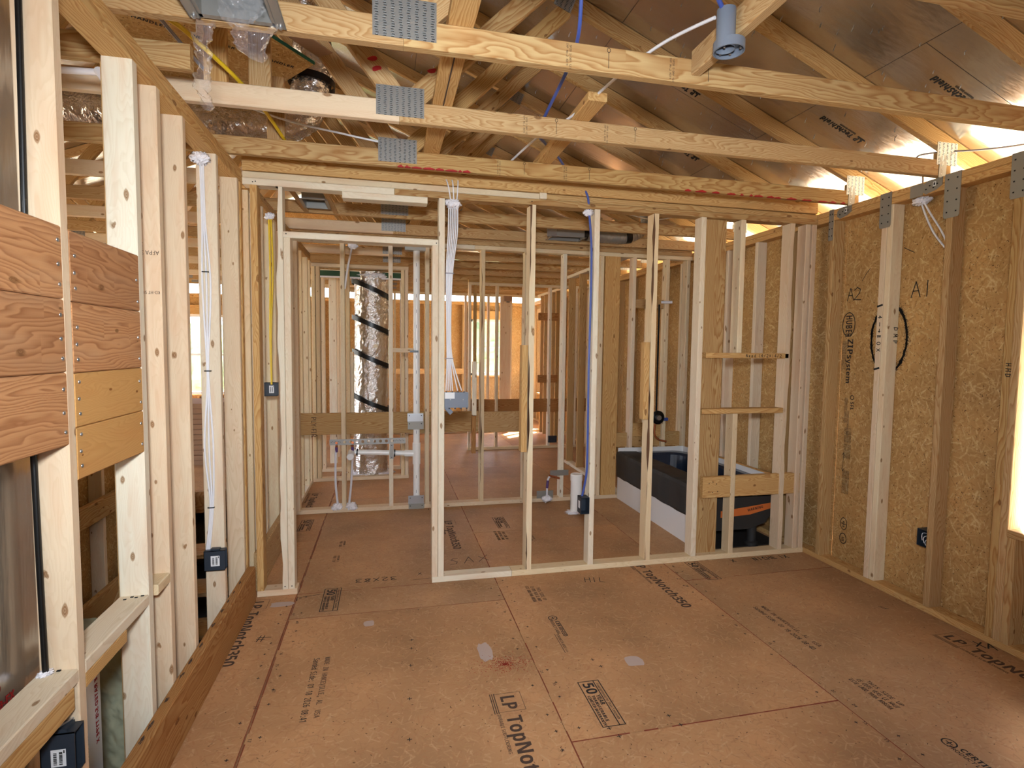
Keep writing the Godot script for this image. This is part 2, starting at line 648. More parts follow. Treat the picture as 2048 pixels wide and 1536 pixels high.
func make_materials() -> void:
	font = SystemFont.new()
	font.font_names = PackedStringArray(["Droid Sans"])
	font.font_weight = 700
	font_mono = SystemFont.new()
	font_mono.font_names = PackedStringArray(["Droid Sans Mono"])
	var thin := SystemFont.new()
	thin.font_names = PackedStringArray(["Droid Sans"])
	M.font_thin = thin
	var s1 := wood_picture(11, Color(0.89, 0.83, 0.73), Color(0.80, 0.71, 0.57), 0.0075, 0.55, 12, Color(0.84, 0.70, 0.58), 0.30)
	var s2 := wood_picture(23, Color(0.90, 0.86, 0.78), Color(0.83, 0.76, 0.65), 0.0065, 0.45, 15, Color(0.83, 0.68, 0.56), 0.40)
	var y1 := wood_picture(37, Color(0.87, 0.77, 0.57), Color(0.69, 0.50, 0.30), 0.0125, 1.0, 5, Color(0.79, 0.63, 0.43), 0.25)
	var y2 := wood_picture(53, Color(0.88, 0.78, 0.60), Color(0.71, 0.53, 0.33), 0.0095, 0.9, 6, Color(0.81, 0.65, 0.46), 0.25)
	var f1 := wood_picture(71, Color(0.77, 0.57, 0.39), Color(0.58, 0.37, 0.23), 0.0105, 0.9, 6, Color(0.76, 0.61, 0.47), 0.5)
	for t in [Color(1, 1, 1), Color(0.98, 0.95, 0.92), Color(1, 0.97, 0.90), Color(0.95, 0.92, 0.86)]:
		SPF.append(wood_mat(s1, t))
		SPF.append(wood_mat(s2, t))
	for t in [Color(0.87, 0.83, 0.79), Color(0.83, 0.78, 0.73), Color(0.86, 0.81, 0.73)]:
		SYP.append(wood_mat(y1, t))
		SYP.append(wood_mat(y2, t))
	FIR = [wood_mat(f1, Color(1, 1, 1)), wood_mat(f1, Color(0.93, 0.92, 0.92))]
	M.pink = wood_mat(s2, Color(0.97, 0.91, 0.85))
	M.white_stud = wood_mat(s2, Color(1.0, 1.0, 0.99))
	M.gold = wood_mat(y2, Color(0.93, 0.86, 0.75))
	M.yellow_block = wood_mat(s1, Color(0.90, 0.74, 0.52))
	M.brown = wood_mat(y1, Color(0.80, 0.68, 0.58))
	var osb := strand_picture(5, 1024, 1.3, [Color(0.74, 0.59, 0.38), Color(0.80, 0.66, 0.44), Color(0.86, 0.73, 0.52), Color(0.66, 0.50, 0.30), Color(0.75, 0.60, 0.39), Color(0.91, 0.81, 0.62)], Color(0.74, 0.58, 0.37), 9000, Vector2(0.012, 0.06), Vector2(0.002, 0.010), 0.9, 0.6, 1300)
	M.osb = wood_mat(osb, Color(0.93, 0.92, 0.90), 0.7)
	M.osb.uv1_scale = Vector3(1.0 / 1.3, 1.0 / 1.3, 1)
	var sub := strand_picture(9, 1024, 1.3, [Color(0.73, 0.60, 0.45), Color(0.69, 0.55, 0.40), Color(0.63, 0.48, 0.35), Color(0.79, 0.68, 0.54), Color(0.67, 0.49, 0.35)], Color(0.68, 0.535, 0.39), 7000, Vector2(0.01, 0.05), Vector2(0.0015, 0.008), 1.2, 0.46, 300)
	M.sub = []
	for t in [Color(1.04, 1.03, 1.02), Color(1.01, 0.99, 0.98), Color(1.04, 1.0, 0.97)]:
		var m := wood_mat(sub, t, 0.55)
		m.uv1_scale = Vector3(1.0 / 1.3, 1.0 / 1.3, 1)
		M.sub.append(m)
	M.sub_edge = plain(Color(0.40, 0.24, 0.13), 0.9)
	M.foil_n = noise_normal(3, 512, 0.02, 1.2)
	M.foil = plain(Color(0.80, 0.78, 0.76), 0.24, 0.95)
	M.foil.normal_enabled = true
	M.foil.normal_texture = M.foil_n
	M.foil.normal_scale = 0.5
	M.foil.uv1_scale = Vector3(0.22, 1.6, 1)
	M.foil_shiny = plain(Color(0.86, 0.84, 0.82), 0.20, 0.95)
	M.foil_shiny.normal_enabled = true
	M.foil_shiny.normal_texture = noise_normal(8, 512, 0.05, 6.0)
	M.foil_shiny.normal_scale = 0.8
	M.foil_shiny.uv1_triplanar = true
	M.foil_shiny.uv1_scale = Vector3(2.5, 2.5, 2.5)
	M.galv = plain(Color(0.60, 0.59, 0.57), 0.42, 0.6)
	M.galv_dull = plain(Color(0.58, 0.57, 0.54), 0.5, 0.45)
	M.steel = plain(Color(0.72, 0.73, 0.74), 0.3, 0.9)
	M.hole = plain(Color(0.05, 0.05, 0.05), 0.9)
	M.ink = plain(Color(0.16, 0.13, 0.12), 0.9)
	M.ink_soft = plain(Color(0.30, 0.22, 0.17), 0.9)
	M.pen = plain(Color(0.08, 0.07, 0.07), 0.8)
	M.red_ink = plain(Color(0.62, 0.10, 0.08), 0.8)
	M.chalk = plain(Color(0.52, 0.24, 0.15), 0.95)
	M.red_paint = plain(Color(0.66, 0.06, 0.07), 0.6)
	M.box_blue = plain(Color(0.17, 0.20, 0.24), 0.45)
	M.box_grey = plain(Color(0.44, 0.47, 0.52), 0.4)
	M.label = plain(Color(0.90, 0.90, 0.90), 0.6)
	M.white_wire = plain(Color(0.90, 0.89, 0.90), 0.45)
	M.black_wire = plain(Color(0.03, 0.03, 0.03), 0.4)
	M.yellow_wire = plain(Color(0.88, 0.74, 0.12), 0.45)
	M.blue_wire = plain(Color(0.25, 0.33, 0.62), 0.4)
	M.grey_wire = plain(Color(0.55, 0.53, 0.55), 0.5)
	M.foam = plain(Color(0.93, 0.91, 0.92), 0.9)
	M.pvc = plain(Color(0.96, 0.96, 0.95), 0.3)
	M.pex = plain(Color(0.86, 0.85, 0.88), 0.35)
	M.violet = plain(Color(0.35, 0.22, 0.45), 0.5)
	M.copper = plain(Color(0.62, 0.34, 0.20), 0.4, 0.7)
	M.tape = plain(Color(0.02, 0.02, 0.025), 0.35)
	M.tub_white = plain(Color(0.90, 0.90, 0.90), 0.25)
	M.tub_cover = plain(Color(0.16, 0.15, 0.145), 0.65)
	M.tub_film = plain(Color(0.13, 0.17, 0.24), 0.25)
	M.orange_tag = plain(Color(0.80, 0.42, 0.18), 0.6)
	M.green = plain(Color(0.10, 0.38, 0.32), 0.6)
	M.green_dark = plain(Color(0.16, 0.30, 0.18), 0.7)
	M.spray = plain(Color(0.13, 0.11, 0.10), 0.95)
	M.kraft = plain(Color(0.62, 0.48, 0.36), 0.85)
	M.shingle = plain(Color(0.50, 0.40, 0.34), 0.9)
	M.smear_white = plain(Color(0.72, 0.64, 0.60), 0.9)
	M.chalk_spill = plain(Color(0.64, 0.20, 0.12), 0.95)
	M.grass = plain(Color(0.66, 0.62, 0.54), 0.95)
	M.leaf = plain(Color(0.46, 0.56, 0.34), 0.8)
	M.bark = plain(Color(0.34, 0.26, 0.19), 0.95)
	M.bark_edge = plain(Color(0.42, 0.29, 0.19), 0.95)
	M.glass_tint = plain(Color(0.50, 0.55, 0.56, 0.45), 0.03)  # dark tint added to hold daylight back from the floor by this window
	M.glass_tint.transparency = BaseMaterial3D.TRANSPARENCY_ALPHA
	M.vinyl = plain(Color(0.93, 0.93, 0.92), 0.4)
	M.house_wrap = plain(Color(0.35, 0.48, 0.40), 0.8)
	M.film = plain(Color(0.95, 0.96, 1.0, 0.07), 0.05, 0.0, 0.9)
	M.film.transparency = BaseMaterial3D.TRANSPARENCY_ALPHA
	M.film.cull_mode = BaseMaterial3D.CULL_DISABLED
	M.glass = plain(Color(0.95, 1.0, 0.98, 0.12), 0.03)
	M.glass.transparency = BaseMaterial3D.TRANSPARENCY_ALPHA
	M.sheet_plastic = plain(Color(0.72, 0.73, 0.62), 0.22)
	M.concrete_pipe = plain(Color(0.85, 0.84, 0.82), 0.8)

# ================================================================ floor
const PL := 2.4246
const PM := 2.4627
const PT := 2.5008
const SX := -0.5344     # first long joint of the subfloor
const XL := -0.80       # room face of the stair wall
const XR := 3.05        # room face of the outer wall on the right

func build_floor() -> void:
	var f := struct("floor", "orange brown strand board subfloor with printed marks and red chalk lines", "floor", Vector3(1.1, 0, -3))
	var base := sheet(f, "added_gap_sheet", Vector3(-0.90, -0.24, -12.0), Vector3(3.14, -0.0215, 3.8), M.brown)  # solid sheet added below the panels so the gaps look dark, no light leaks
	base.set_meta("label", "added dark sheet under the subfloor that keeps its joints dark")
	sheet(f, "added_gap_sheet", Vector3(-6.2, -0.24, -12.0), Vector3(-0.90, -0.0215, -6.2), M.brown)
	sheet(f, "added_gap_sheet", Vector3(-6.2, -0.24, -6.2), Vector3(-2.05, -0.0215, 3.8), M.brown)
	var cut := [[-0.90, SX, -1.95], [SX, SX + 1.2192, -3.13], [SX + 1.2192, SX + 2.4384, -1.908], [SX + 2.4384, 3.139, -3.163]]
	for c in cut:
		var z: float = c[2]
		while z < 3.8: z += 2.4384
		while z > -12.0:
			var z0 := maxf(z - 2.4384, -12.0)
			sheet(f, "subfloor_panel", Vector3(c[0] + 0.0012, -0.018, z0 + 0.0012), Vector3(c[1] - 0.0012, 0, minf(z, 3.8) - 0.0012), pick(M.sub), Vector2(rng.randf(), rng.randf()))
			z -= 2.4384
	for k in 5:
		sheet(f, "subfloor_panel", Vector3(-6.2, -0.018, -6.2 - 1.16 * (k + 1) + 0.001), Vector3(-0.9015, 0, -6.2 - 1.16 * k), pick(M.sub), Vector2(rng.randf(), rng.randf()))
	for k in 4:
		sheet(f, "subfloor_panel", Vector3(-6.2, -0.018, -6.198 + 2.5 * k + 0.001), Vector3(-2.05, 0, -6.198 + 2.5 * (k + 1)), pick(M.sub), Vector2(rng.randf(), rng.randf()))
	M.floor_node = f
	# storey below, seen only through the open stair
	var lo := struct("floor_lower", "dusty floor of the storey below the stair opening", "floor", Vector3(-1.5, -2.95, -3))
	sheet(lo, "slab", Vector3(-6.2, -3.05, -12.0), Vector3(3.14, -2.95, 3.8), M.concrete_pipe)
	var w := struct("wall_lower", "strand board walls of the storey below the stair opening", "wall", Vector3(-1.5, -2.95, -3))
	sheet(w, "sheathing", Vector3(3.139, -3.05, -12.0), Vector3(3.15, -0.02, 3.8), M.osb)
	sheet(w, "sheathing", Vector3(-6.21, -3.05, -12.0), Vector3(-6.2, -0.02, 3.8), M.osb)
	sheet(w, "sheathing", Vector3(-6.2, -3.05, -12.01), Vector3(3.14, -0.02, -12.0), M.osb)
	sheet(w, "sheathing", Vector3(-6.2, -3.05, 3.8), Vector3(3.14, -0.02, 3.81), M.osb)

# ================================================================ right wall
func build_wall_right() -> void:
	var w := struct("wall_right", "outer stud wall with raw strand board sheathing and sprayed marks", "wall", Vector3(XR, 0, -3.5))
	M.wall_right = w
	var xo := XR + 0.089
	# plates
	bd(w, "bottom_plate", Vector3(XR, 0, -12.0), Vector3(xo, 0.038, -5.6), pick(SYP))
	bd(w, "bottom_plate", Vector3(XR, 0, -5.6), Vector3(xo, 0.038, 3.6), M.gold)
	bd(w, "top_plate", Vector3(XR, PL, -12.0), Vector3(xo, PM, -6.1), M.gold)
	bd(w, "top_plate", Vector3(XR, PL, -6.1), Vector3(xo, PM, -3.55), M.gold)
	bd(w, "top_plate", Vector3(XR, PL, -3.55), Vector3(xo, PM, 3.6), M.gold)
	bd(w, "top_plate", Vector3(XR, PM + 0.0008, -12.0), Vector3(xo, PT, -4.4), M.gold)
	bd(w, "top_plate", Vector3(XR, PM + 0.0008, -4.4), Vector3(xo, PT, 3.6), M.gold)
	# studs in view
	var s := func(z0: float, z1: float, m: Material, y0 := 0.038, y1 := PL) -> void:
		bd(w, "stud", Vector3(XR, y0, z0), Vector3(xo, y1, z1), m)
	s.call(-3.334, -3.296, SYP[0])
	s.call(-2.917, -2.879, SPF[2])
	bd(w, "scab_stud", Vector3(XR + 0.004, 0.038, -2.8785), Vector3(xo, PL, -2.8405), SPF[5])
	s.call(-2.505, -2.467, SYP[3])
	s.call(-2.165, -2.127, SYP[4])
	s.call(-2.1265, -2.0885, SYP[1])
	# window trimmers, sill, header
	s.call(-2.088, -2.05, SYP[0], 0.038, 0.585)
	bd(w, "window_sill_plate", Vector3(XR, 0.585, -2.088), Vector3(xo, 0.623, -1.45), SYP[2])
	for z in [-1.75]:
		s.call(z, z + 0.038, pick(SYP), 0.038, 0.585)
	bd(w, "window_header", Vector3(XR, 2.12, -2.088), Vector3(xo, 2.33, -1.40), SYP[4])
	s.call(-1.45, -1.412, pick(SYP)); s.call(-1.41, -1.372, pick(SYP)); s.call(-0.96, -0.922, pick(SYP))
	var z := -0.55
	while z < 3.5:
		s.call(z, z + 0.038, pick(SYP))
		z += 0.4064
	z = -3.70
	while z > -11.9:
		var open := z < -9.8 and z > -11.06
		s.call(z - 0.038, z, pick(SPF) if rng.randf() < 0.6 else pick(SYP), 0.038, 0.56 if open else PL)
		z -= 0.4064
	# sheathing sheets, with the window hole left open
	var sx0 := xo + 0.0005
	var sx1 := xo + 0.0115
	sheet(w, "sheathing_panel", Vector3(sx0, -0.02, -12.0), Vector3(sx1, PT, -11.1), M.osb)
	sheet(w, "sheathing_panel", Vector3(sx0, -0.02, -11.1), Vector3(sx1, 0.6, -9.8), M.osb)
	sheet(w, "sheathing_panel", Vector3(sx0, 2.12, -11.1), Vector3(sx1, PT, -9.8), M.osb)
	bd(w, "window_sill_plate", Vector3(XR, 0.56, -11.1), Vector3(xo, 0.598, -9.8), M.gold)
	bd(w, "window_header", Vector3(XR, 2.12, -11.1), Vector3(xo, 2.33, -9.8), M.gold)
	var zs := [-9.8, -8.99, -8.17, -6.95, -5.73, -4.51, -3.275, -2.1]
	for i in zs.size() - 1:
		sheet(w, "sheathing_panel", Vector3(sx0, -0.02, zs[i] + 0.0015), Vector3(sx1, PT, zs[i + 1] - 0.0015), M.osb, Vector2(rng.randf(), rng.randf()), i % 2 == 0)
	sheet(w, "sheathing_panel", Vector3(sx0, -0.02, -2.1), Vector3(sx1, 0.623, -1.40), M.osb)
	sheet(w, "sheathing_panel", Vector3(sx0, 2.12, -2.1), Vector3(sx1, PT, -1.40), M.osb)
	sheet(w, "sheathing_panel", Vector3(sx0, -0.02, -1.40), Vector3(sx1, PT, -0.95), M.osb)
	for k in 4:
		sheet(w, "sheathing_panel", Vector3(sx0, -0.02, -0.95 + 1.15 * k + 0.001), Vector3(sx1, PT, -0.95 + 1.15 * (k + 1)), M.osb, Vector2(rng.randf(), rng.randf()))
	# ledger round the tub
	bd(w, "tub_ledger", Vector3(XR - 0.038, 0.40, -5.1), Vector3(XR - 0.001, 0.52, -3.56), M.gold)
	# the window by the frame's edge
	var wn := struct("window_1", "white vinyl window set in the outer wall beside the doubled studs", "window", Vector3(xo, 0.623, -1.75))
	var za := -2.045
	var zb := -1.455
	for q in [[0.64, 0.69, za, zb], [2.06, 2.11, za, zb]]:
		box_part(wn, "frame", Vector3(xo - 0.005, (q[0] + q[1]) * 0.5, (za + zb) * 0.5), Vector3(0.06, 0.05, zb - za), M.vinyl)
	for zz in [za + 0.02, zb - 0.02]:
		box_part(wn, "frame", Vector3(xo - 0.005, 1.375, zz), Vector3(0.06, 1.37, 0.04), M.vinyl)
	box_part(wn, "meeting_rail", Vector3(xo - 0.005, 1.375, (za + zb) * 0.5), Vector3(0.04, 0.04, zb - za - 0.08), M.vinyl)
	box_part(wn, "pane", Vector3(xo, 1.03, (za + zb) * 0.5), Vector3(0.006, 0.65, zb - za - 0.08), M.glass_tint)
	box_part(wn, "pane", Vector3(xo, 1.72, (za + zb) * 0.5), Vector3(0.006, 0.65, zb - za - 0.08), M.glass_tint)
	# metal ties and straps
	tie_strap(-2.893, 0.08, 0.20, "perforated galvanized strap folded over plate above the marked stud")
	tie_strap(-3.325, 0.04, 0.20, "narrow galvanized strap nailed at the corner beside the partition")
	tie_strap(-2.145, 0.075, 0.21, "galvanized strap over the plate above the doubled window studs")
	tie_strap(-2.475, 0.09, 0.23, "wide galvanized twist strap over the stud beside the white wires")
	nail_plate(Vector3(XR - 0.001, 2.46, -2.69), "small blank galvanized nail plate on plate above the white wires")
	hurricane_tie(-2.60, "galvanized hurricane tie at truss heel beside the twist strap")
	hurricane_tie(-3.22, "galvanized hurricane tie at the red painted truss heel")
	var far_z := [-3.84, -4.46, -5.08, -5.70]
	for zz in far_z:
		var t := tie_strap(zz + 0.06, 0.06, 0.20, "galvanized strap on the outer wall plate beyond the tub partition")
		t.set_meta("group", "straps beyond the partition")

func tie_strap(z: float, wd: float, h: float, label: String) -> Node3D:
	var t := thing("tie_strap", label, "metal strap", Vector3(XR, PT - h, z))
	var o := PackedVector2Array([Vector2(-wd * 0.5, 0.0), Vector2(-wd * 0.42, -0.012), Vector2(wd * 0.42, -0.012), Vector2(wd * 0.5, 0.0), Vector2(wd * 0.5, h), Vector2(-wd * 0.5, h)])
	part(t, "plate", plate_mesh(o, Vector3.BACK, Vector3.UP, 0.0025), M.galv_dull, Vector3(XR - 0.0018, PT - h, z))
	box_part(t, "top_flange", Vector3(XR + 0.03, PT + 0.0014, z), Vector3(0.066, 0.0025, wd), M.galv_dull)
	for k in 8:
		var y := PT - h + 0.02 + (h - 0.05) * (k / 2) / 3.0
		box_part(t, "nail", Vector3(XR - 0.0036, y, z + (0.28 if k % 2 == 0 else -0.28) * wd), Vector3(0.002, 0.007, 0.007), M.hole)
	return t

func nail_plate(at: Vector3, label: String) -> void:
	var t := thing("nail_plate", label, "metal plate", at)
	part(t, "plate", plate_mesh(PackedVector2Array([Vector2(-0.04, -0.035), Vector2(0.04, -0.035), Vector2(0.04, 0.035), Vector2(-0.04, 0.035)]), Vector3.BACK, Vector3.UP, 0.002), M.galv_dull, at)

func hurricane_tie(z: float, label: String) -> void:
	var t := thing("hurricane_tie", label, "metal tie", Vector3(XR, PL, z))
	# flange on the plate face
	var o := PackedVector2Array([Vector2(-0.055, 0.055), Vector2(-0.055, 0.02), Vector2(-0.03, 0.0), Vector2(0.03, 0.012), Vector2(0.065, 0.03), Vector2(0.065, 0.075), Vector2(-0.02, 0.075)])
	part(t, "plate_flange", plate_mesh(o, Vector3.BACK, Vector3.UP, 0.002), M.galv_dull, Vector3(XR - 0.0016, PL, z))
	# upright wing against the truss chord
	var w := PackedVector2Array([Vector2(0, 0), Vector2(0.05, 0.0), Vector2(0.055, 0.10), Vector2(0.035, 0.13), Vector2(0.005, 0.115)])
	part(t, "chord_wing", plate_mesh(w, Vector3.RIGHT, Vector3.UP, 0.002), M.galv_dull, Vector3(XR - 0.03, PT - 0.01, z + 0.062))
	for k in 4:
		box_part(t, "nail", Vector3(XR - 0.004, PL + 0.028 + 0.016 * (k % 2), z - 0.03 + 0.022 * k), Vector3(0.002, 0.007, 0.007), M.hole)
		box_part(t, "nail_hole", Vector3(XR - 0.012 + 0.004 * (k % 2), PT + 0.012 + 0.024 * k, z + 0.0636), Vector3(0.007, 0.007, 0.001), M.label)
	box_part(t, "sticker", Vector3(XR - 0.0036, PL + 0.047, z + 0.02), Vector3(0.002, 0.026, 0.016), M.label)
	box_part(t, "sticker_print", Vector3(XR - 0.0048, PL + 0.047, z + 0.02), Vector3(0.0012, 0.014, 0.008), M.hole)

# ================================================================ left wall
func build_wall_left() -> void:
	var w := struct("wall_left", "open stud wall along the stair with skirt board and brown blocking", "wall", Vector3(XL, 0, -2.2))
	M.wall_left = w
	var xi := XL - 0.089
	bd(w, "top_plate", Vector3(xi, PL, -3.44), Vector3(XL, PM, 3.4), M.gold)
	bd(w, "top_plate", Vector3(xi, PM + 0.0008, -3.44), Vector3(XL, PT, -2.40), M.gold)
	bd(w, "top_plate", Vector3(xi, PM + 0.0008, -2.397), Vector3(XL, PT, 3.4), M.gold)
	var lo := -1.6
	var st := [[-1.655, -1.618, M.pink], [-2.10, -2.06, M.white_stud], [-2.287, -2.249, M.pink], [-2.545, -2.507, M.pink], [-2.99, -2.952, SPF[3]], [-3.372, -3.334, SPF[2]], [-3.44, -3.402, M.gold]]
	for q in st:
		bd(w, "stud", Vector3(xi, lo, q[0]), Vector3(XL, PL, q[1]), q[2])
	bd(w, "stud", Vector3(xi - 0.02, lo, -2.139), Vector3(XL - 0.02, PL, -2.101), M.gold)
	for z in [-1.21, -0.81, -0.4, 0.0, 0.4, 0.81, 1.21, 1.62, 2.03, 2.44, 2.85, 3.3]:
		bd(w, "stud", Vector3(xi, lo, z), Vector3(XL, PL, z + 0.038), pick(SPF))
	# flat blocks lying between the studs, waist high
	bd(w, "flat_block", Vector3(xi, 0.610, -1.617), Vector3(XL + 0.001, 0.648, -1.172), SPF[0])
	bd(w, "flat_block", Vector3(xi, 0.612, -2.059), Vector3(XL + 0.001, 0.650, -1.656), SPF[0])
	bd(w, "flat_block", Vector3(xi, 0.612, -2.248), Vector3(XL + 0.001, 0.650, -2.14), SPF[4])
	bd(w, "under_block", Vector3(XL - 0.04, 0.545, -1.60), Vector3(XL - 0.002, 0.609, -1.175), M.gold)
	bd(w, "under_block", Vector3(XL - 0.04, 0.568, -1.90), Vector3(XL - 0.002, 0.611, -1.66), M.gold)
	# nail heads on the blocks
	for q in [[-1.61, -0.84], [-1.612, -0.862], [-2.04, -0.83], [-2.046, -0.845], [-2.03, -0.86], [-2.05, -0.815]]:
		box_part(w, "nail_head", Vector3(q[1], 0.6515, q[0]), Vector3(0.009, 0.002, 0.006), M.hole)
	# brown and yellow backing boards between the studs
	var y0 := [1.245, 1.433, 1.619]
	var y1 := [1.4315, 1.6175, 1.801]
	for k in 3:
		var b := bd(w, "backing_board", Vector3(XL - 0.037, y0[k], -1.617), Vector3(XL + 0.001, y1[k], -1.173), FIR[k % 2])
		b.set_meta("label", "reddish brown backing board screwed between studs")
		screws(w, [[-1.604, y0[k] + 0.035], [-1.600, y0[k] + 0.085], [-1.602, y0[k] + 0.145]])
	var r0 := [1.616, 1.429, 1.2845, 1.144]
	var r1 := [1.799, 1.6145, 1.4275, 1.283]
	for k in 4:
		var b := bd(w, "backing_board", Vector3(XL - 0.037, r0[k], -2.059), Vector3(XL + 0.001, r1[k], -1.656), FIR[1 - k % 2] if k < 2 else M.yellow_block)
		b.set_meta("label", "reddish brown backing board between studs" if k < 2 else "honey yellow backing board between studs")
		screws(w, [[-2.045, r0[k] + 0.03], [-2.04, r0[k] + 0.10], [-1.675, r0[k] + 0.035], [-1.672, r0[k] + 0.075], [-1.676, r0[k] + 0.12]])
	# skirt board at the edge of the stair opening
	bd(w, "skirt_board", Vector3(XL + 0.001, 0.001, -3.392), Vector3(XL + 0.043, 0.216, -0.9), M.brown)
	bd(w, "skirt_board", Vector3(XL + 0.001, 0.001, -0.898), Vector3(XL + 0.043, 0.216, 3.4), M.brown)
	# dark patches of dried glue on the skirt's top edge
	var sb := begin()
	for k in 14:
		var z := -3.2 + k * 0.13 + rng.randf_range(-0.04, 0.04)
		var o := PackedVector2Array()
		for i in 7:
			var a := TAU * i / 7
			o.append(Vector2(cos(a) * rng.randf_range(0.003, 0.008), sin(a) * rng.randf_range(0.012, 0.032)))
		for i in range(1, 6):
			var base := Vector3(XL + 0.012 + rng.randf() * 0.004, 0.2166, z)
			tri(sb, base + Vector3(o[0].x, 0, o[0].y), base + Vector3(o[i].x, 0, o[i].y), base + Vector3(o[i + 1].x, 0, o[i + 1].y), Vector3.UP)
	var gp := part(w, "glue_patches", sb.commit(), M.ink_soft, Vector3.ZERO)
	gp.set_meta("kind", "stuff")
	# the same wall goes on past the partition
	var z := -3.60
	bd(w, "top_plate", Vector3(xi, PL, -6.30), Vector3(XL, PM, -3.54), M.gold)
	bd(w, "top_plate", Vector3(xi, PM + 0.001, -6.30), Vector3(XL, PT, -3.54), pick(SYP))
	bd(w, "bottom_plate", Vector3(xi, 0, -6.30), Vector3(XL, 0.038, -3.54), SPF[1])
	for zz in [-3.578, -3.64, -3.96, -4.36, -4.40, -4.77, -5.08, -5.26, -5.66, -6.06, -6.26]:
		bd(w, "stud", Vector3(xi, 0.038, zz - 0.038), Vector3(XL, PL, zz), pick(SPF))
	bd(w, "corner_board", Vector3(XL - 0.05, 0.3, -3.80), Vector3(XL + 0.0, 2.2, -3.70), SPF[6])
	bd(w, "base_block", Vector3(XL + 0.001, 0.002, -4.6), Vector3(XL + 0.039, 0.24, -3.545), SYP[1])

func screws(parent: Node, list: Array) -> void:
	for q in list:
		part(parent, "screw", M.screw_mesh if M.has("screw_mesh") else make_screw(), M.steel, Vector3(XL + 0.0012, q[1], q[0]))

func make_screw() -> Mesh:
	M.screw_mesh = lathe_mesh([Vector2(0.0055, 0.0), Vector2(0.005, 0.0015), Vector2(0.002, 0.0022), Vector2(0.0, 0.0018)], 10, Vector3.RIGHT)
	return M.screw_mesh

# ================================================================ near partition
func build_partition_near() -> void:
	var w := struct("wall_front", "pale two by four partition with a door opening and a niche", "wall", Vector3(1.1, 0, -3.49))
	M.wall_front = w
	var zf := -3.45
	var zb := -3.539
	var v := func(x0: float, x1: float, y0: float, y1: float, m: Material, nm := "stud") -> MeshInstance3D:
		return bd(w, nm, Vector3(x0, y0, zb), Vector3(x1, y1, zf), m)
	v.call(-0.762, -0.536, 0.0, 0.038, M.pink, "bottom_plate")
	v.call(0.277, 0.80, 0.0, 0.038, M.white_stud, "bottom_plate")
	v.call(0.802, 3.048, 0.0, 0.038, SPF[4], "bottom_plate")
	v.call(-0.80, 0.046, PL, PM, M.white_stud, "top_plate")
	v.call(0.048, 3.048, PL, PM, SYP[2], "top_plate")
	bd(w, "top_plate", Vector3(-0.80, PM + 0.002, zb), Vector3(1.0, PT, zf - 0.007), SPF[7])
	bd(w, "top_plate", Vector3(1.002, PM + 0.002, zb), Vector3(3.048, PT, zf - 0.007), SYP[5])
	bd(w, "ceiling_nailer", Vector3(-0.80, PT + 0.003, zf - 0.040), Vector3(3.04, PT + 0.090, zf + 0.004), M.gold)
	v.call(-0.762, -0.724, 0.038, PL, M.gold)
	wany(w, "stud", Vector3(-0.626, 0.038, zb), Vector3(-0.588, PL, zf), -1.0, 0.014, M.white_stud)
	v.call(-0.587, -0.549, 0.038, 2.135, SPF[0], "trimmer_stud")
	v.call(-0.587, 0.312, 2.1355, 2.1725, M.white_stud, "door_header")
	v.call(0.275, 0.313, 0.038, 2.135, SPF[3], "trimmer_stud")
	v.call(0.3145, 0.3525, 0.038, PL, M.white_stud)
	bd(w, "block", Vector3(-0.255, 2.386, zf - 0.088), Vector3(0.245, PL - 0.0005, zf + 0.002), M.white_stud)
	wany(w, "stud", Vector3(0.895, 0.038, zb), Vector3(0.933, PL, zf), -1.0, 0.012, SPF[5])
	v.call(1.334, 1.372, 0.038, PL, M.white_stud)
	wany(w, "stud", Vector3(1.755, 0.038, zb), Vector3(1.793, PL, zf), -1.0, 0.012, SPF[4])
	v.call(2.115, 2.153, 0.038, PL, SPF[0])
	bd(w, "wide_stud", Vector3(2.155, 0.038, zb), Vector3(2.345, PL, zb + 0.038), SYP[2])
	v.call(2.425, 2.463, 1.495, PL, SPF[5])
	v.call(2.415, 2.453, 0.038, 1.0585, SPF[6])
	wany(w, "stud", Vector3(2.825, 0.038, zb), Vector3(2.863, PL, zf), 1.0, 0.010, SPF[2])
	v.call(2.955, 2.993, 0.038, PL, M.pink)
	v.call(3.008, 3.046, 0.038, PL, M.pink)
	var sh: MeshInstance3D = v.call(2.180, 2.852, 1.457, 1.494, M.gold, "niche_shelf")
	var sh2: MeshInstance3D = v.call(2.165, 2.843, 1.0595, 1.0955, M.gold, "niche_shelf")
	bd(w, "niche_block", Vector3(2.19, 0.455, zf - 0.037), Vector3(2.412, 0.606, zf + 0.001), M.gold)
	bd(w, "niche_block", Vector3(2.456, 0.452, zf - 0.05), Vector3(3.005, 0.605, zf - 0.012), M.gold)
	# short scab pieces nailed to the studs
	bd(w, "scab_block", Vector3(1.714, 1.03, zf - 0.06), Vector3(1.7535, 1.56, zf), M.gold)
	bd(w, "scab_block", Vector3(0.854, 0.83, zf - 0.07), Vector3(0.8935, 1.53, zf - 0.002), M.gold)
	# the loose upright piece above the plate, and nail heads
	bd(w, "block", Vector3(0.955, PM + 0.001, zf - 0.0065), Vector3(1.0, PT + 0.001, zf + 0.012), SPF[0])
	for q in [[-0.605, 0.055], [-0.566, 0.055], [-0.745, 2.44], [-0.73, 2.444], [0.30, 2.15], [-0.57, 2.158], [0.905, 2.444], [2.24, 0.56], [2.27, 0.57], [2.30, 0.555], [2.24, 0.50], [2.27, 0.495], [2.31, 0.50]]:
		box_part(w, "nail_head", Vector3(q[0], q[1], zf + 0.0012), Vector3(0.006, 0.006, 0.0015), M.hole)

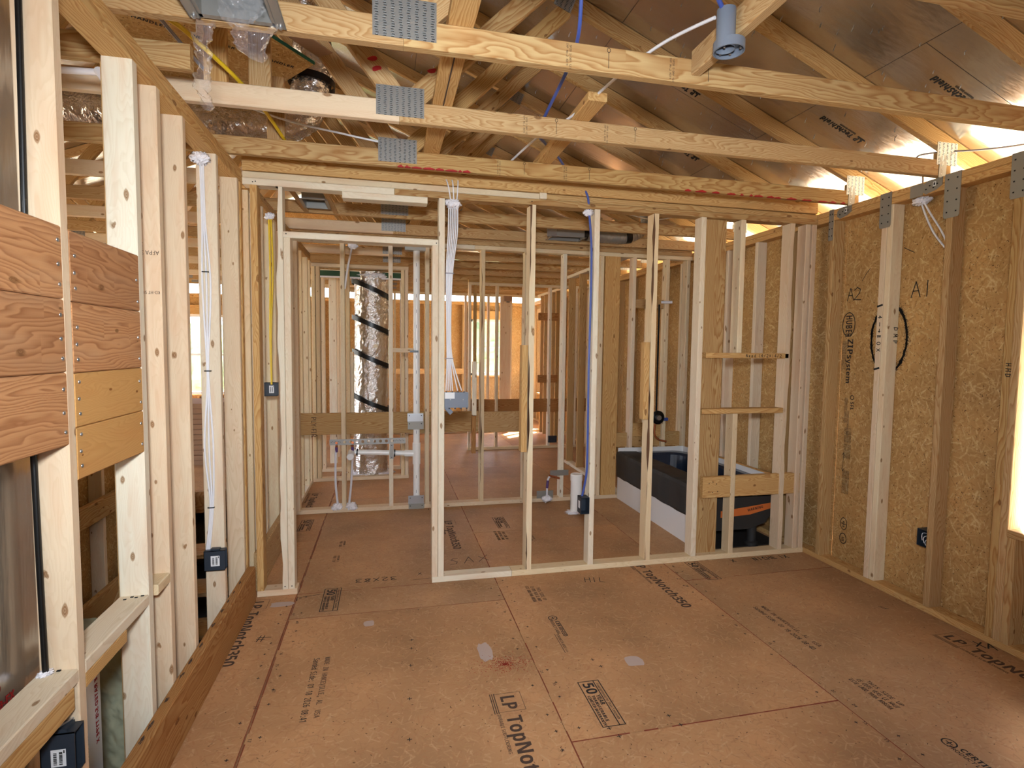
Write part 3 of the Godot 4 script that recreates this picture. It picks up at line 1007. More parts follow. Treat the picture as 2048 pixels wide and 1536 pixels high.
# ================================================================ bath partition
func build_partition_bath() -> void:
	var w := struct("wall_bath", "stud partition behind the bath with a wide backing plank", "wall", Vector3(1.0, 0, -5.16))
	M.wall_bath = w
	var zf := -5.12
	var zb := -5.209
	var v := func(x0: float, x1: float, y0: float, y1: float, m: Material, nm := "stud") -> void:
		bd(w, nm, Vector3(x0, y0, zb), Vector3(x1, y1, zf), m)
	v.call(-0.80, 2.27, 0.0, 0.038, SPF[2], "bottom_plate")
	v.call(2.272, 3.04, 0.0, 0.038, SPF[2], "bottom_plate")
	v.call(-0.80, 0.80, PL, PM, SPF[1], "top_plate")
	v.call(0.802, 3.048, PL, PM, SPF[5], "top_plate")
	v.call(-0.80, 3.048, PM + 0.001, PT, SYP[1], "top_plate")
	bd(w, "ceiling_nailer", Vector3(-0.80, PT + 0.001, zf - 0.038), Vector3(3.04, PT + 0.088, zf), SYP[3])
	for x in [-0.798, -0.403, 0.016, 0.345, 1.285, 1.667, 2.05, 2.395, 2.76, 2.99]:
		v.call(x, x + 0.038, 0.038, PL, pick(SPF))
	wany(w, "stud", Vector3(0.862, 0.038, zb), Vector3(0.90, PL, zf), -1.0, 0.016, SPF[6])
	bd(w, "corner_board", Vector3(2.10, 0.038, zf - 0.038), Vector3(2.26, PL, zf + 0.0005), M.gold)
	# backing plank on the far side
	bd(w, "backing_plank", Vector3(-0.80, 0.703, zb - 0.039), Vector3(0.86, 0.90, zb - 0.001), SYP[2])
	bd(w, "backing_plank", Vector3(0.90, 0.703, zb + 0.03), Vector3(1.284, 0.90, zb + 0.068), SYP[3])
	bd(w, "tub_backer", Vector3(2.27, 0.515, zb - 0.001), Vector3(3.045, 0.66, zb + 0.037), SYP[5])
	bd(w, "scab_block", Vector3(0.79, 0.87, zf - 0.06), Vector3(0.828, 1.38, zf), M.white_stud)
	bd(w, "scab_block", Vector3(0.79, 0.5, zb), Vector3(0.828, 0.86, zb + 0.06), M.brown)
	bd(w, "scab_block", Vector3(-0.12, 1.5, zb), Vector3(-0.082, 1.53, zb + 0.05), SPF[0])
	bd(w, "pipe_brace", Vector3(0.055, 1.46, zf - 0.06), Vector3(0.235, 1.50, zf - 0.022), SPF[2])
	bd(w, "valve_block", Vector3(2.435, 0.62, zb + 0.02), Vector3(2.758, 0.76, zb + 0.058), M.gold)
	bd(w, "cross_block", Vector3(2.435, 1.93, zb + 0.01), Vector3(2.758, 2.02, zb + 0.048), SYP[3])
	# wing wall down the room, beyond the bath
	for q in [[-5.6, 2.30], [-6.0, 2.30], [-6.4, 2.30], [-6.8, 2.30]]:
		bd(w, "stud", Vector3(q[1], 0.038, q[0] - 0.038), Vector3(q[1] + 0.089, PL, q[0]), pick(SYP))
	bd(w, "bottom_plate", Vector3(2.30, 0, -6.9), Vector3(2.389, 0.038, -5.212), SPF[1])
	bd(w, "top_plate", Vector3(2.30, PL, -6.9), Vector3(2.389, PM, -5.212), SPF[1])

func far_wall_x(w: Node3D, x0: float, x1: float, z: float, step: float, extra: Array, y1 := PL) -> void:
	bd(w, "bottom_plate", Vector3(x0, 0, z - 0.089), Vector3(x1, 0.038, z), pick(SPF))
	bd(w, "top_plate", Vector3(x0, PL, z - 0.089), Vector3(x1, PM, z), pick(SPF))
	bd(w, "top_plate", Vector3(x0, PM + 0.001, z - 0.089), Vector3(x1, PT, z), pick(SYP))
	var x := x0
	while x < x1 - 0.05:
		bd(w, "stud", Vector3(x, 0.038, z - 0.089), Vector3(x + 0.038, y1, z), pick(SPF))
		x += step
	bd(w, "stud", Vector3(x1 - 0.038, 0.038, z - 0.089), Vector3(x1, y1, z), pick(SPF))
	for e in extra:
		bd(w, "stud", Vector3(e, 0.038, z - 0.089), Vector3(e + 0.038, y1, z), pick(SYP))

func build_partitions_far() -> void:
	# duct closet
	var c := struct("wall_closet", "narrow framed closet around the foil wrapped duct", "wall", Vector3(-0.3, 0, -6.4))
	for z in [-6.35, -6.84]:
		bd(c, "bottom_plate", Vector3(-0.80, 0, z - 0.089), Vector3(0.24, 0.038, z), SPF[2])
		bd(c, "top_plate", Vector3(-0.80, PL - 0.05, z - 0.089), Vector3(0.24, PL - 0.012, z), SPF[0])
		bd(c, "top_plate", Vector3(-0.80, PL - 0.011, z - 0.089), Vector3(0.24, PL + 0.027, z), SYP[1])
		for x in [-0.80, -0.755, 0.158, 0.20]:
			bd(c, "stud", Vector3(x, 0.038, z - 0.089), Vector3(x + 0.038, PL - 0.05, z), pick(SPF))
	bd(c, "stud", Vector3(-0.44, 0.038, -6.439), Vector3(-0.402, PL - 0.05, -6.35), SPF[4])
	bd(c, "scab_block", Vector3(-0.401, 0.5, -6.43), Vector3(-0.363, 1.45, -6.36), SPF[0])
	bd(c, "stud", Vector3(-0.30, 0.038, -6.93), Vector3(-0.262, PL - 0.05, -6.842), SPF[3])
	box_part(c, "green_seal", Vector3(-0.28, 2.325, -6.50), Vector3(0.9, 0.06, 0.012), M.green_dark)
	box_part(c, "foam_seal", Vector3(-0.28, 2.285, -6.495), Vector3(0.9, 0.018, 0.02), M.foam)
	# hall side wall and room dividers
	var h := struct("wall_hall", "framed hall partition far behind the bath", "wall", Vector3(2.1, 0, -7.95))
	far_wall_x(h, 1.16, 3.04, -7.95, 0.4064, [1.24, 1.33])
	bd(h, "backing_plank", Vector3(1.2, 0.55, -8.04), Vector3(3.04, 0.75, -8.0), M.brown)
	var d := struct("wall_bedroom", "framed bedroom partition in front of the far windows", "wall", Vector3(1.5, 0, -9.3))
	far_wall_x(d, -0.7, 3.04, -9.6, 0.4064, [])
	bd(d, "wide_stud", Vector3(1.95, 0.038, -9.55), Vector3(2.14, PL, -9.512), M.pink)
	for k in 6:
		bd(d, "stud", Vector3(2.62, 0.038, -8.2 - 0.22 * k), Vector3(2.709, PL, -8.162 - 0.22 * k), pick(SYP))
		bd(d, "stud", Vector3(-0.70, 0.038, -7.2 - 0.4064 * k), Vector3(-0.611, PL, -7.162 - 0.4064 * k), pick(SPF))
	bd(d, "top_plate", Vector3(2.62, PL, -9.5), Vector3(2.709, PM, -8.06), SPF[0])
	bd(d, "top_plate", Vector3(-0.70, PL, -9.5), Vector3(-0.611, PM, -6.94), SPF[0])
	for y in [0.98, 1.95]:
		bd(d, "cross_block", Vector3(2.3, y, -8.3), Vector3(2.62, y + 0.12, -8.262), M.brown)

# ================================================================ outer walls
func opening_wall(w: Node3D, z: float, out: float, x0: float, x1: float, holes: Array) -> void:
	# wall across x at depth z; holes = [xa, xb, ya, yb] in order of x
	var zs := z + out * 0.089
	var x := x0
	bd(w, "bottom_plate", Vector3(x0, 0, minf(z, zs)), Vector3(x1, 0.038, maxf(z, zs)), pick(SYP))
	bd(w, "top_plate", Vector3(x0, PL, minf(z, zs)), Vector3(x1, PM, maxf(z, zs)), M.gold)
	bd(w, "top_plate", Vector3(x0, PM + 0.001, minf(z, zs)), Vector3(x1, PT, maxf(z, zs)), M.gold)
	var za := zs
	var zb := zs + out * 0.011
	for h in holes + [[x1, x1, 0, 0]]:
		var n := maxi(1, int(ceil((h[0] - x) / 1.22)))
		for k in n:
			var a: float = x + (h[0] - x) * k / n
			var b: float = x + (h[0] - x) * (k + 1) / n
			if b - a > 0.01:
				sheet(w, "sheathing_panel", Vector3(a + 0.001, -0.02, minf(za, zb)), Vector3(b - 0.001, PT, maxf(za, zb)), M.osb, Vector2(rng.randf(), rng.randf()))
		var sx := x
		while sx < h[0] - 0.02:
			bd(w, "stud", Vector3(sx, 0.038, minf(z, zs)), Vector3(sx + 0.038, PL, maxf(z, zs)), pick(SYP))
			sx += 0.4064
		if h[1] > h[0]:
			sheet(w, "sheathing_panel", Vector3(h[0], -0.02, minf(za, zb)), Vector3(h[1], h[2], maxf(za, zb)), M.osb)
			sheet(w, "sheathing_panel", Vector3(h[0], h[3], minf(za, zb)), Vector3(h[1], PT, maxf(za, zb)), M.osb)
			bd(w, "window_sill_plate", Vector3(h[0], h[2] - 0.038, minf(z, zs)), Vector3(h[1], h[2], maxf(z, zs)), M.gold)
			bd(w, "window_header", Vector3(h[0], h[3], minf(z, zs)), Vector3(h[1], h[3] + 0.18, maxf(z, zs)), M.gold)
			for e in [h[0] - 0.038, h[1]]:
				bd(w, "stud", Vector3(e, 0.038, minf(z, zs) + 0.0005), Vector3(e + 0.038, PL, maxf(z, zs) - 0.0005), M.gold)
			var jx: float = h[0] + 0.3
			while jx < h[1] - 0.1:
				bd(w, "cripple_stud", Vector3(jx, 0.038, minf(z, zs)), Vector3(jx + 0.038, h[2] - 0.038, maxf(z, zs)), M.gold)
				jx += 0.4064
		x = h[1]

func build_outer_walls() -> void:
	var f := struct("wall_far", "sunlit orange strand board outer wall with window openings", "wall", Vector3(0, 0, -11.7))
	opening_wall(f, -11.7, -1.0, -6.2, 3.05, [[-4.3, -2.9, 0.55, 2.1], [1.75, 2.62, 0.92, 2.13]])
	bd(f, "rail_block", Vector3(-0.4, 0.95, -11.7), Vector3(1.6, 1.07, -11.662), M.gold)
	far_window("window_2", "bright window opening in the far wall behind the stair", -4.3, -2.9, 0.55, 2.1)
	far_window("window_3", "bright window opening in the far wall behind the bath", 1.75, 2.62, 0.92, 2.13)
	var b := struct("wall_back", "stud wall behind the photographer with wide window openings", "wall", Vector3(0, 0, 3.6))
	opening_wall(b, 3.6, 1.0, -6.2, 3.05, [[-4.6, -3.4, 0.9, 2.1], [-0.4, 0.4, 1.2, 2.1]])
	var l := struct("wall_stair", "strand board wall across the open stair", "wall", Vector3(-2.0, 0, -2))
	sheet(l, "sheathing_panel", Vector3(-2.06, -2.9, -5.2), Vector3(-2.049, 0.95, -2.9), M.osb)
	sheet(l, "sheathing_panel", Vector3(-2.06, -2.9, -2.898), Vector3(-2.049, 0.95, 0.8), M.osb)
	var z := -5.2
	while z < 0.8:
		bd(l, "stud", Vector3(-2.048, -2.9, z), Vector3(-1.959, 0.95, z + 0.038), pick(SPF))
		z += 0.4064
	bd(l, "cap_plate", Vector3(-2.06, 0.951, -5.2), Vector3(-1.95, 0.989, 0.8), SPF[2])
	for y in [-0.35, 0.30]:
		bd(l, "rail_block", Vector3(-1.958, y, -5.2), Vector3(-1.92, y + 0.14, 0.8), SYP[0])
	var o := struct("wall_outer", "outer wall on the far side of the house", "wall", Vector3(-6.2, 0, -4))
	sheet(o, "sheathing_panel", Vector3(-6.21, -0.02, -12.0), Vector3(-6.2, PT, -10.8), M.osb)
	for q in [[-10.8, -9.2], [-8.0, -5.6], [-5.0, -2.6]]:  # unseen window openings, added to bring more daylight toward the bath
		sheet(o, "sheathing_panel", Vector3(-6.21, -0.02, q[0]), Vector3(-6.2, 0.4, q[1]), M.osb)
		sheet(o, "sheathing_panel", Vector3(-6.21, 2.2, q[0]), Vector3(-6.2, PT, q[1]), M.osb)
	sheet(o, "sheathing_panel", Vector3(-6.21, -0.02, -9.2), Vector3(-6.2, PT, -8.0), M.osb)
	sheet(o, "sheathing_panel", Vector3(-6.21, -0.02, -5.6), Vector3(-6.2, PT, -5.0), M.osb)
	sheet(o, "sheathing_panel", Vector3(-6.21, -0.02, -2.6), Vector3(-6.2, PT, 3.6), M.osb)
	bd(o, "top_plate", Vector3(-6.19, PL, -12.0), Vector3(-6.10, PT, 3.6), M.gold)
	z = -11.9
	while z < 3.5:
		bd(o, "stud", Vector3(-6.198, 0, z), Vector3(-6.11, PL, z + 0.038), pick(SYP))
		z += 0.61
	# gable ends
	for q in [[-12.0, "wall_gable", "strand board gable closing the far end of the attic"], [3.7, "wall_gable", "strand board gable closing the near end of the attic"]]:
		var g := struct(q[1], q[2], "wall", Vector3(-1.46, PT, q[0]))
		var o2 := PackedVector2Array([Vector2(-6.2, PT), Vector2(3.15, PT), Vector2(3.15, 2.66), Vector2(-1.46, 4.58), Vector2(-6.2, 2.66)])
		if q[0] < 0.0:
			# not yet sheathed low down: daylight shows over the plate
			o2 = PackedVector2Array([Vector2(-5.9, 2.80), Vector2(2.8, 2.80), Vector2(-1.46, 4.58)])
		part(g, "gable_sheet", plate_mesh(o2, Vector3.RIGHT, Vector3.UP, 0.012), M.osb, Vector3(0, 0, q[0]))

func far_window(nm: String, label: String, xa: float, xb: float, ya: float, yb: float) -> void:
	var w := struct(nm, label, "window", Vector3((xa + xb) * 0.5, ya, -11.76))
	var z := -11.77
	box_part(w, "frame", Vector3((xa + xb) * 0.5, ya + 0.025, z), Vector3(xb - xa, 0.05, 0.05), M.vinyl)
	box_part(w, "frame", Vector3((xa + xb) * 0.5, yb - 0.025, z), Vector3(xb - xa, 0.05, 0.05), M.vinyl)
	box_part(w, "frame", Vector3(xa + 0.025, (ya + yb) * 0.5, z), Vector3(0.05, yb - ya, 0.05), M.vinyl)
	box_part(w, "frame", Vector3(xb - 0.025, (ya + yb) * 0.5, z), Vector3(0.05, yb - ya, 0.05), M.vinyl)
	box_part(w, "meeting_rail", Vector3((xa + xb) * 0.5, (ya + yb) * 0.5, z), Vector3(xb - xa - 0.1, 0.04, 0.04), M.vinyl)
	box_part(w, "pane", Vector3((xa + xb) * 0.5, (ya + yb) * 0.5, z - 0.01), Vector3(xb - xa - 0.1, yb - ya - 0.1, 0.006), M.glass)

# ================================================================ roof
const RIDGE := -1.46
const PITCH := 0.417
func under(x: float) -> float:     # underside of the top chord
	return 2.65 + PITCH * (3.04 - x) if x > RIDGE else 2.65 + PITCH * (x + 5.96)

func build_roof_deck() -> void:
	var c := struct("ceiling", "foil faced roof sheathing panels glinting above the trusses", "roof", Vector3(RIDGE, 4.5, -4))
	M.ceiling = c
	var cs := 1.0 / sqrt(1.0 + PITCH * PITCH)
	for side in [1.0, -1.0]:
		var d := Vector3(-side * cs, PITCH * cs, 0)        # up the slope
		var n := Vector3(side * PITCH * cs, cs, 0)         # outward
		var ex := 3.62 if side > 0 else -6.54
		var eave := Vector3(ex, under(ex) + 0.0970, 0)
		var total := absf(ex - RIDGE) / cs
		var row := 0
		var a := 0.0
		while a < total - 0.01:
			var b := minf(a + 1.2192, total)
			var z := 3.9 - (1.2192 if row % 2 == 1 else 0.0) + 1.2192
			while z > -12.6:
				var z1 := minf(z, 3.9)
				var z0 := maxf(z - 2.4384, -12.6)
				if z1 - z0 > 0.05:
					var st := begin()
					var hu := (b - a) * 0.5 - 0.0015
					var hv := (z1 - z0) * 0.5 - 0.0015
					var uo := rng.randf()
					for s in [-1.0, 1.0]:
						var o: Vector3 = n * (0.0055 * s)
						quad(st, o - d * hu - Vector3(0, 0, hv), o + d * hu - Vector3(0, 0, hv), o + d * hu + Vector3(0, 0, hv), o - d * hu + Vector3(0, 0, hv), n * s, Vector2(-hu + uo, -hv), Vector2(hu + uo, -hv), Vector2(hu + uo, hv), Vector2(-hu + uo, hv))
					for s in [-1.0, 1.0]:
						quad(st, d * hu * s - Vector3(0, 0, hv) - n * 0.0055, d * hu * s + Vector3(0, 0, hv) - n * 0.0055, d * hu * s + Vector3(0, 0, hv) + n * 0.0055, d * hu * s - Vector3(0, 0, hv) + n * 0.0055, d * s)
						quad(st, Vector3(0, 0, hv * s) - d * hu - n * 0.0055, Vector3(0, 0, hv * s) + d * hu - n * 0.0055, Vector3(0, 0, hv * s) + d * hu + n * 0.0055, Vector3(0, 0, hv * s) - d * hu + n * 0.0055, Vector3(0, 0, s))
					part(c, "deck_panel", fin(st), M.foil, eave + d * (a + b) * 0.5 + n * 0.0055 + Vector3(0, 0, (z0 + z1) * 0.5))
				z -= 2.4384
			a = b
			row += 1
	# shingles over the joints keep the rain and the light out
	for side in [1.0, -1.0]:
		var ex := 3.64 if side > 0 else -6.56
		var p0 := Vector3(ex, under(ex) + 0.097 + 0.016, -4.35)
		var p1 := Vector3(RIDGE, under(RIDGE) + 0.097 + 0.016, -4.35)
		var dd := (p1 - p0)
		var nn := Vector3(side * PITCH * cs, cs, 0)
		var st := begin()
		abox(st, Vector3.ZERO, Vector3(dd.length() + 0.02, 0.006, 16.6), Basis(dd.normalized(), nn, dd.normalized().cross(nn)))
		part(c, "shingle_layer", fin(st), M.shingle, (p0 + p1) * 0.5 + nn * 0.0035)
	# nail tips poking through the foil
	var st := begin()
	var r := RandomNumberGenerator.new()
	r.seed = 99
	for k in 420:
		var x := r.randf_range(0.2, 3.1)
		var z := r.randf_range(-5.0, -1.0)
		var p := Vector3(x, under(x) + 0.097, z)
		var dn := Vector3(r.randf_range(-0.5, 0.1), -1, r.randf_range(-0.3, 0.3)).normalized()
		var l := r.randf_range(0.008, 0.02)
		var bs := Basis(Vector3.RIGHT.cross(dn).normalized(), dn, Vector3.RIGHT.cross(dn).normalized().cross(dn))
		abox(st, p + dn * l * 0.5, Vector3(0.003, l, 0.003), bs)
	var nt := part(c, "nail_tips", st.commit(), M.steel, Vector3.ZERO)
	nt.set_meta("kind", "stuff")
	# boards at the eave edge
	for side in [1.0, -1.0]:
		var ex := 3.63 if side > 0 else -6.55
		var m := struct("trim_1" if side > 0 else "trim_2", "fascia board along the eave of the right slope" if side > 0 else "fascia board along the eave of the left slope", "trim", Vector3(ex, 2.4, -4))
		bd(m, "fascia_board", Vector3(ex - 0.019, under(ex) - 0.05, -12.6), Vector3(ex + 0.019, under(ex) + 0.094, 3.9), pick(SPF))

# ================================================================ trusses
func tooth_plate(parent: Node, c: Vector3, w: float, h: float, tilt := 0.0) -> void:
	var bs := Basis(Vector3.BACK, tilt)
	var st := begin()
	abox(st, Vector3.ZERO, Vector3(w, h, 0.0015), bs)
	var p := part(parent, "connector_plate", fin(st), M.galv, c)
	st = begin()
	var s2 := begin()
	var nx := int(w / 0.0255)
	var ny := int(h / 0.0078)
	for i in nx:
		for j in ny:
			var q := Vector3(-w * 0.5 + w * (i + 0.5) / nx + 0.002 * sin(j * 1.7), -h * 0.5 + h * (j + 0.5) / ny, 0.0)
			abox(st, bs * (q + Vector3(0, 0.0013, 0.0016)), Vector3(0.010, 0.0022, 0.0016), bs)
			abox(s2, bs * (q + Vector3(0, -0.0018, 0.0009)), Vector3(0.010, 0.0026, 0.0006), bs)
	var tt := part(p, "teeth", st.commit(), M.steel, c)
	tt.set_meta("kind", "stuff")
	var sl := part(p, "slots", s2.commit(), M.hole, c)
	sl.set_meta("kind", "stuff")

func make_truss(z: float, label: String, group: String, m0: Material, m1: Material) -> Node3D:
	var t := thing("roof_truss", label, "truss", Vector3(RIDGE, PT, z), group)
	var zc := z - 0.019
	var y0 := PT + 0.0005
	bd(t, "bottom_chord", Vector3(0.0575, y0, z - 0.038), Vector3(3.02, y0 + 0.089, z), m0)
	bd(t, "bottom_chord", Vector3(-2.976, y0, z - 0.038), Vector3(0.0565, y0 + 0.089, z), m1)
	bd(t, "bottom_chord", Vector3(-5.94, y0, z - 0.038), Vector3(-2.977, y0 + 0.089, z), pick(SYP))
	var cs := 1.0 / sqrt(1.0 + PITCH * PITCH)
	for side in [1.0, -1.0]:
		var ex := 3.60 if side > 0 else -6.52
		var nn := Vector3(side * PITCH * cs, cs, 0)
		bar(t, "top_chord", Vector3(ex, under(ex), zc) + nn * 0.0445, Vector3(RIDGE + side * 0.005, under(RIDGE + side * 0.005), zc) + nn * 0.0445, nn, 0.0885, 0.0375, pick(SYP))
		var jx := 0.057 if side > 0 else -2.977
		bar(t, "web", Vector3(jx - side * 0.02, 2.615, zc), Vector3(RIDGE + side * 0.05, under(RIDGE) - 0.04, zc), Vector3.RIGHT, 0.089, 0.0375, pick(SYP))
		var tx := 1.02 if side > 0 else -3.94
		bar(t, "web", Vector3(jx + side * 0.075, 2.615, zc), Vector3(tx, under(tx) - 0.02, zc), Vector3.RIGHT, 0.089, 0.0375, pick(SYP))
		if side > 0:
			tooth_plate(t, Vector3(jx + 0.004, 2.587, z + 0.0008), 0.208, 0.128)
			tooth_plate(t, Vector3(3.075, 2.625, z + 0.0008), 0.14, 0.125)
			tooth_plate(t, Vector3(tx - 0.01, under(tx) + 0.02, z + 0.0008), 0.11, 0.09, -0.39)
		else:
			tooth_plate(t, Vector3(jx + 0.004, 2.587, z + 0.0008), 0.208, 0.128)
	# short upright that carries the heel
	bd(t, "heel_block", Vector3(3.021, y0, z - 0.038), Vector3(3.11, under(3.07) - 0.003, z), pick(SYP))
	return t

func dup(root: Node3D, at: Vector3, label: String, group: String) -> Node3D:
	var r: Node3D = root.duplicate()
	r.name = numbered("roof_truss")
	add_child(r)
	r.position = at
	r.set_meta("label", label)
	if group != "": r.set_meta("group", group)
	return r

func build_trusses() -> void:
	used["roof_truss"] = 0
	used.erase("roof_truss")
	var t1 := make_truss(-1.915, "knotty pine roof truss touching the grey round ceiling box's block", "", SYP[0], SYP[3])
	var t2 := make_truss(-2.54, "middle pine roof truss between the ceiling box truss and red painted truss", "", SYP[1], M.pink)
	var t3 := make_truss(-3.16, "pine roof truss with red paint along its bottom edge", "", SYP[4], SYP[0])
	M.truss3 = t3
	M.truss2 = t2
	M.truss1 = t1
	for k in 11:
		dup(t2 if k % 2 == 0 else t1, Vector3(RIDGE, PT, -3.785 - 0.61 * k), "pine roof truss over the rooms beyond the partition", "trusses beyond the partition")
	for k in 8:
		dup(t1 if k % 2 == 0 else t2, Vector3(RIDGE, PT, -1.29 + 0.61 * k), "pine roof truss over the room behind the photographer", "trusses behind the photographer")
	# red paint smeared along the lower edge of the third truss
	var r := RandomNumberGenerator.new()
	r.seed = 17
	var x := 0.06
	while x < 3.0:
		var l := r.randf_range(0.02, 0.08)
		if x < 0.45 or x > 1.75:
			var st := begin()
			var n := 5
			var pts := PackedVector2Array()
			for i in n + 1:
				pts.append(Vector2(l * i / n, -0.001))
			for i in n + 1:
				var e := 1.0 - absf(2.0 * i / n - 1.0)
				pts.append(Vector2(l * (n - i) / n, 0.002 + e * r.randf_range(0.004, 0.013)))
			part(t3, "red_paint", plate_mesh(pts, Vector3.RIGHT, Vector3.UP, 0.0012), M.red_paint, Vector3(x, PT + 0.001, -3.1594))
			box_part(t3, "red_paint", Vector3(x + l * 0.5, PT, -3.167), Vector3(l * 0.9, 0.0008, 0.012), M.red_paint)
		x += l + (r.randf_range(0.0, 0.06) if x > 1.6 else 0.004)
	# lateral braces lying on the bottom chords
	var b1 := thing("lateral_brace", "long flat brace with a red brown streak lying across the truss chords", "brace", Vector3(0.247, 2.5908, -6))
	bd(b1, "board", Vector3(0.203, 2.5905, -9.0), Vector3(0.292, 2.628, -0.5), M.gold)
	box_part(b1, "stain", Vector3(0.25, 2.5901, -2.3), Vector3(0.006, 0.0006, 0.5), M.ink_soft)
	var b2 := thing("lateral_brace", "short brace lying across two truss chords beside the white wire", "brace", Vector3(0.90, 2.5908, -2.7))
	bd(b2, "board", Vector3(0.857, 2.5905, -3.25), Vector3(0.946, 2.628, -2.33), M.gold)
	var b3 := thing("fixture_block", "dark sided block that carries the grey round ceiling box", "block", Vector3(1.127, 2.53, -1.5))
	bd(b3, "board", Vector3(1.108, 2.530, -1.913), Vector3(1.146, 2.619, -1.33), SYP[1])

# ================================================================ things overhead
func crumple(w: float, h: float, nx: int, ny: int, amp: float, sd: int, curl: float) -> ArrayMesh:
	var nz := FastNoiseLite.new()
	nz.seed = sd
	nz.frequency = 3.2
	nz.noise_type = FastNoiseLite.TYPE_CELLULAR
	nz.cellular_return_type = FastNoiseLite.RETURN_DISTANCE2_SUB
	var nz2 := FastNoiseLite.new()
	nz2.seed = sd + 3
	nz2.frequency = 1.1
	var g := []
	for j in ny + 1:
		var row := []
		for i in nx + 1:
			var x := w * (float(i) / nx - 0.5)
			var y := -h * float(j) / ny
			var t := float(j) / ny
			var a := curl * (float(i) / nx - 0.5)
			var z := amp * (nz.get_noise_2d(x * 14.0, y * 14.0) * 1.2) + amp * 1.5 * nz2.get_noise_2d(x * 10.0, y * 10.0)
			row.append(Vector3(x * (1.0 - 0.45 * t) * cos(a) + amp * 0.8 * nz2.get_noise_2d(y * 18.0, 3.0), y, z + absf(x) * sin(absf(a))))
		g.append(row)
	var st := begin()
	st.set_smooth_group(0)
	for j in ny:
		for i in nx:
			st.add_vertex(g[j][i]); st.add_vertex(g[j][i + 1]); st.add_vertex(g[j + 1][i + 1])
			st.add_vertex(g[j][i]); st.add_vertex(g[j + 1][i + 1]); st.add_vertex(g[j + 1][i])
	st.index()
	st.generate_normals()
	return st.commit()

# crinkled foil sleeve along a path
func foil_tube(pts: Array, r: float, crinkle: float, sd: int, o: Vector3, sides := 56, stepm := 0.018, rib := 0.0) -> ArrayMesh:
	var c := Curve3D.new()
	c.bake_interval = stepm
	for i in pts.size():
		var t := Vector3.ZERO
		if i > 0 and i < pts.size() - 1: t = (pts[i + 1] - pts[i - 1]) / 5.0
		c.add_point(pts[i] - o, -t, t)
	var bp := c.get_baked_points()
	var nz := FastNoiseLite.new()
	nz.seed = sd
	nz.frequency = 1.0
	nz.noise_type = FastNoiseLite.TYPE_CELLULAR
	nz.cellular_return_type = FastNoiseLite.RETURN_DISTANCE2_SUB
	var nb := FastNoiseLite.new()
	nb.seed = sd + 1
	nb.frequency = 1.0
	var g := []
	var u := Vector3.RIGHT
	var t0 := (bp[1] - bp[0]).normalized()
	if absf(t0.dot(u)) > 0.8: u = Vector3.BACK
	for i in bp.size():
		var t := (bp[mini(i + 1, bp.size() - 1)] - bp[maxi(i - 1, 0)]).normalized()
		u = (u - t * u.dot(t)).normalized()
		var v := t.cross(u)
		var row := []
		for k in sides:
			var a := TAU * k / sides
			var d := u * cos(a) + v * sin(a)
			var q := bp[i] + d * r
			var f := crinkle * (1.3 * nz.get_noise_3dv(q * 16.0) + 0.7 * nb.get_noise_3d(q.x * 22.0, q.y * 9.0, q.z * 22.0))
			f += rib * (0.5 + 0.5 * sin(i * 1.6))
			row.append(bp[i] + d * (r + f))
		g.append(row)
	var st := begin()
	st.set_smooth_group(0)
	for i in bp.size() - 1:
		for k in sides:
			var k2 := (k + 1) % sides
			st.add_vertex(g[i][k]); st.add_vertex(g[i + 1][k2]); st.add_vertex(g[i][k2])
			st.add_vertex(g[i][k]); st.add_vertex(g[i + 1][k]); st.add_vertex(g[i + 1][k2])
	st.index()
	st.generate_normals()
	return st.commit()

func open_box(parent: Node, c: Vector3, s: Vector3, t: float, mat: Material) -> void:
	# metal boot: four sides and a lid, open below
	var st := begin()
	abox(st, Vector3(0, s.y * 0.5, 0), Vector3(s.x, t, s.z))
	for q in [-1.0, 1.0]:
		abox(st, Vector3(q * (s.x - t) * 0.5, 0, 0), Vector3(t, s.y, s.z))
		abox(st, Vector3(0, 0, q * (s.z - t) * 0.5), Vector3(s.x, s.y, t))
	part(parent, "boot", fin(st), mat, c)

func boot(c: Vector3, s: Vector3, label: String) -> Node3D:
	var t := thing("register_boot", label, "duct boot", c)
	open_box(t, c + Vector3(0, s.y * 0.5, 0), s, 0.0015, M.galv)
	var st := begin()
	for q in [-1.0, 1.0]:
		abox(st, Vector3(q * (s.x * 0.5 + 0.008), 0, 0), Vector3(0.02, 0.002, s.z + 0.03))
		abox(st, Vector3(0, 0, q * (s.z * 0.5 + 0.008)), Vector3(s.x + 0.03, 0.002, 0.02))
	part(t, "flange", fin(st), M.galv, c)
	return t

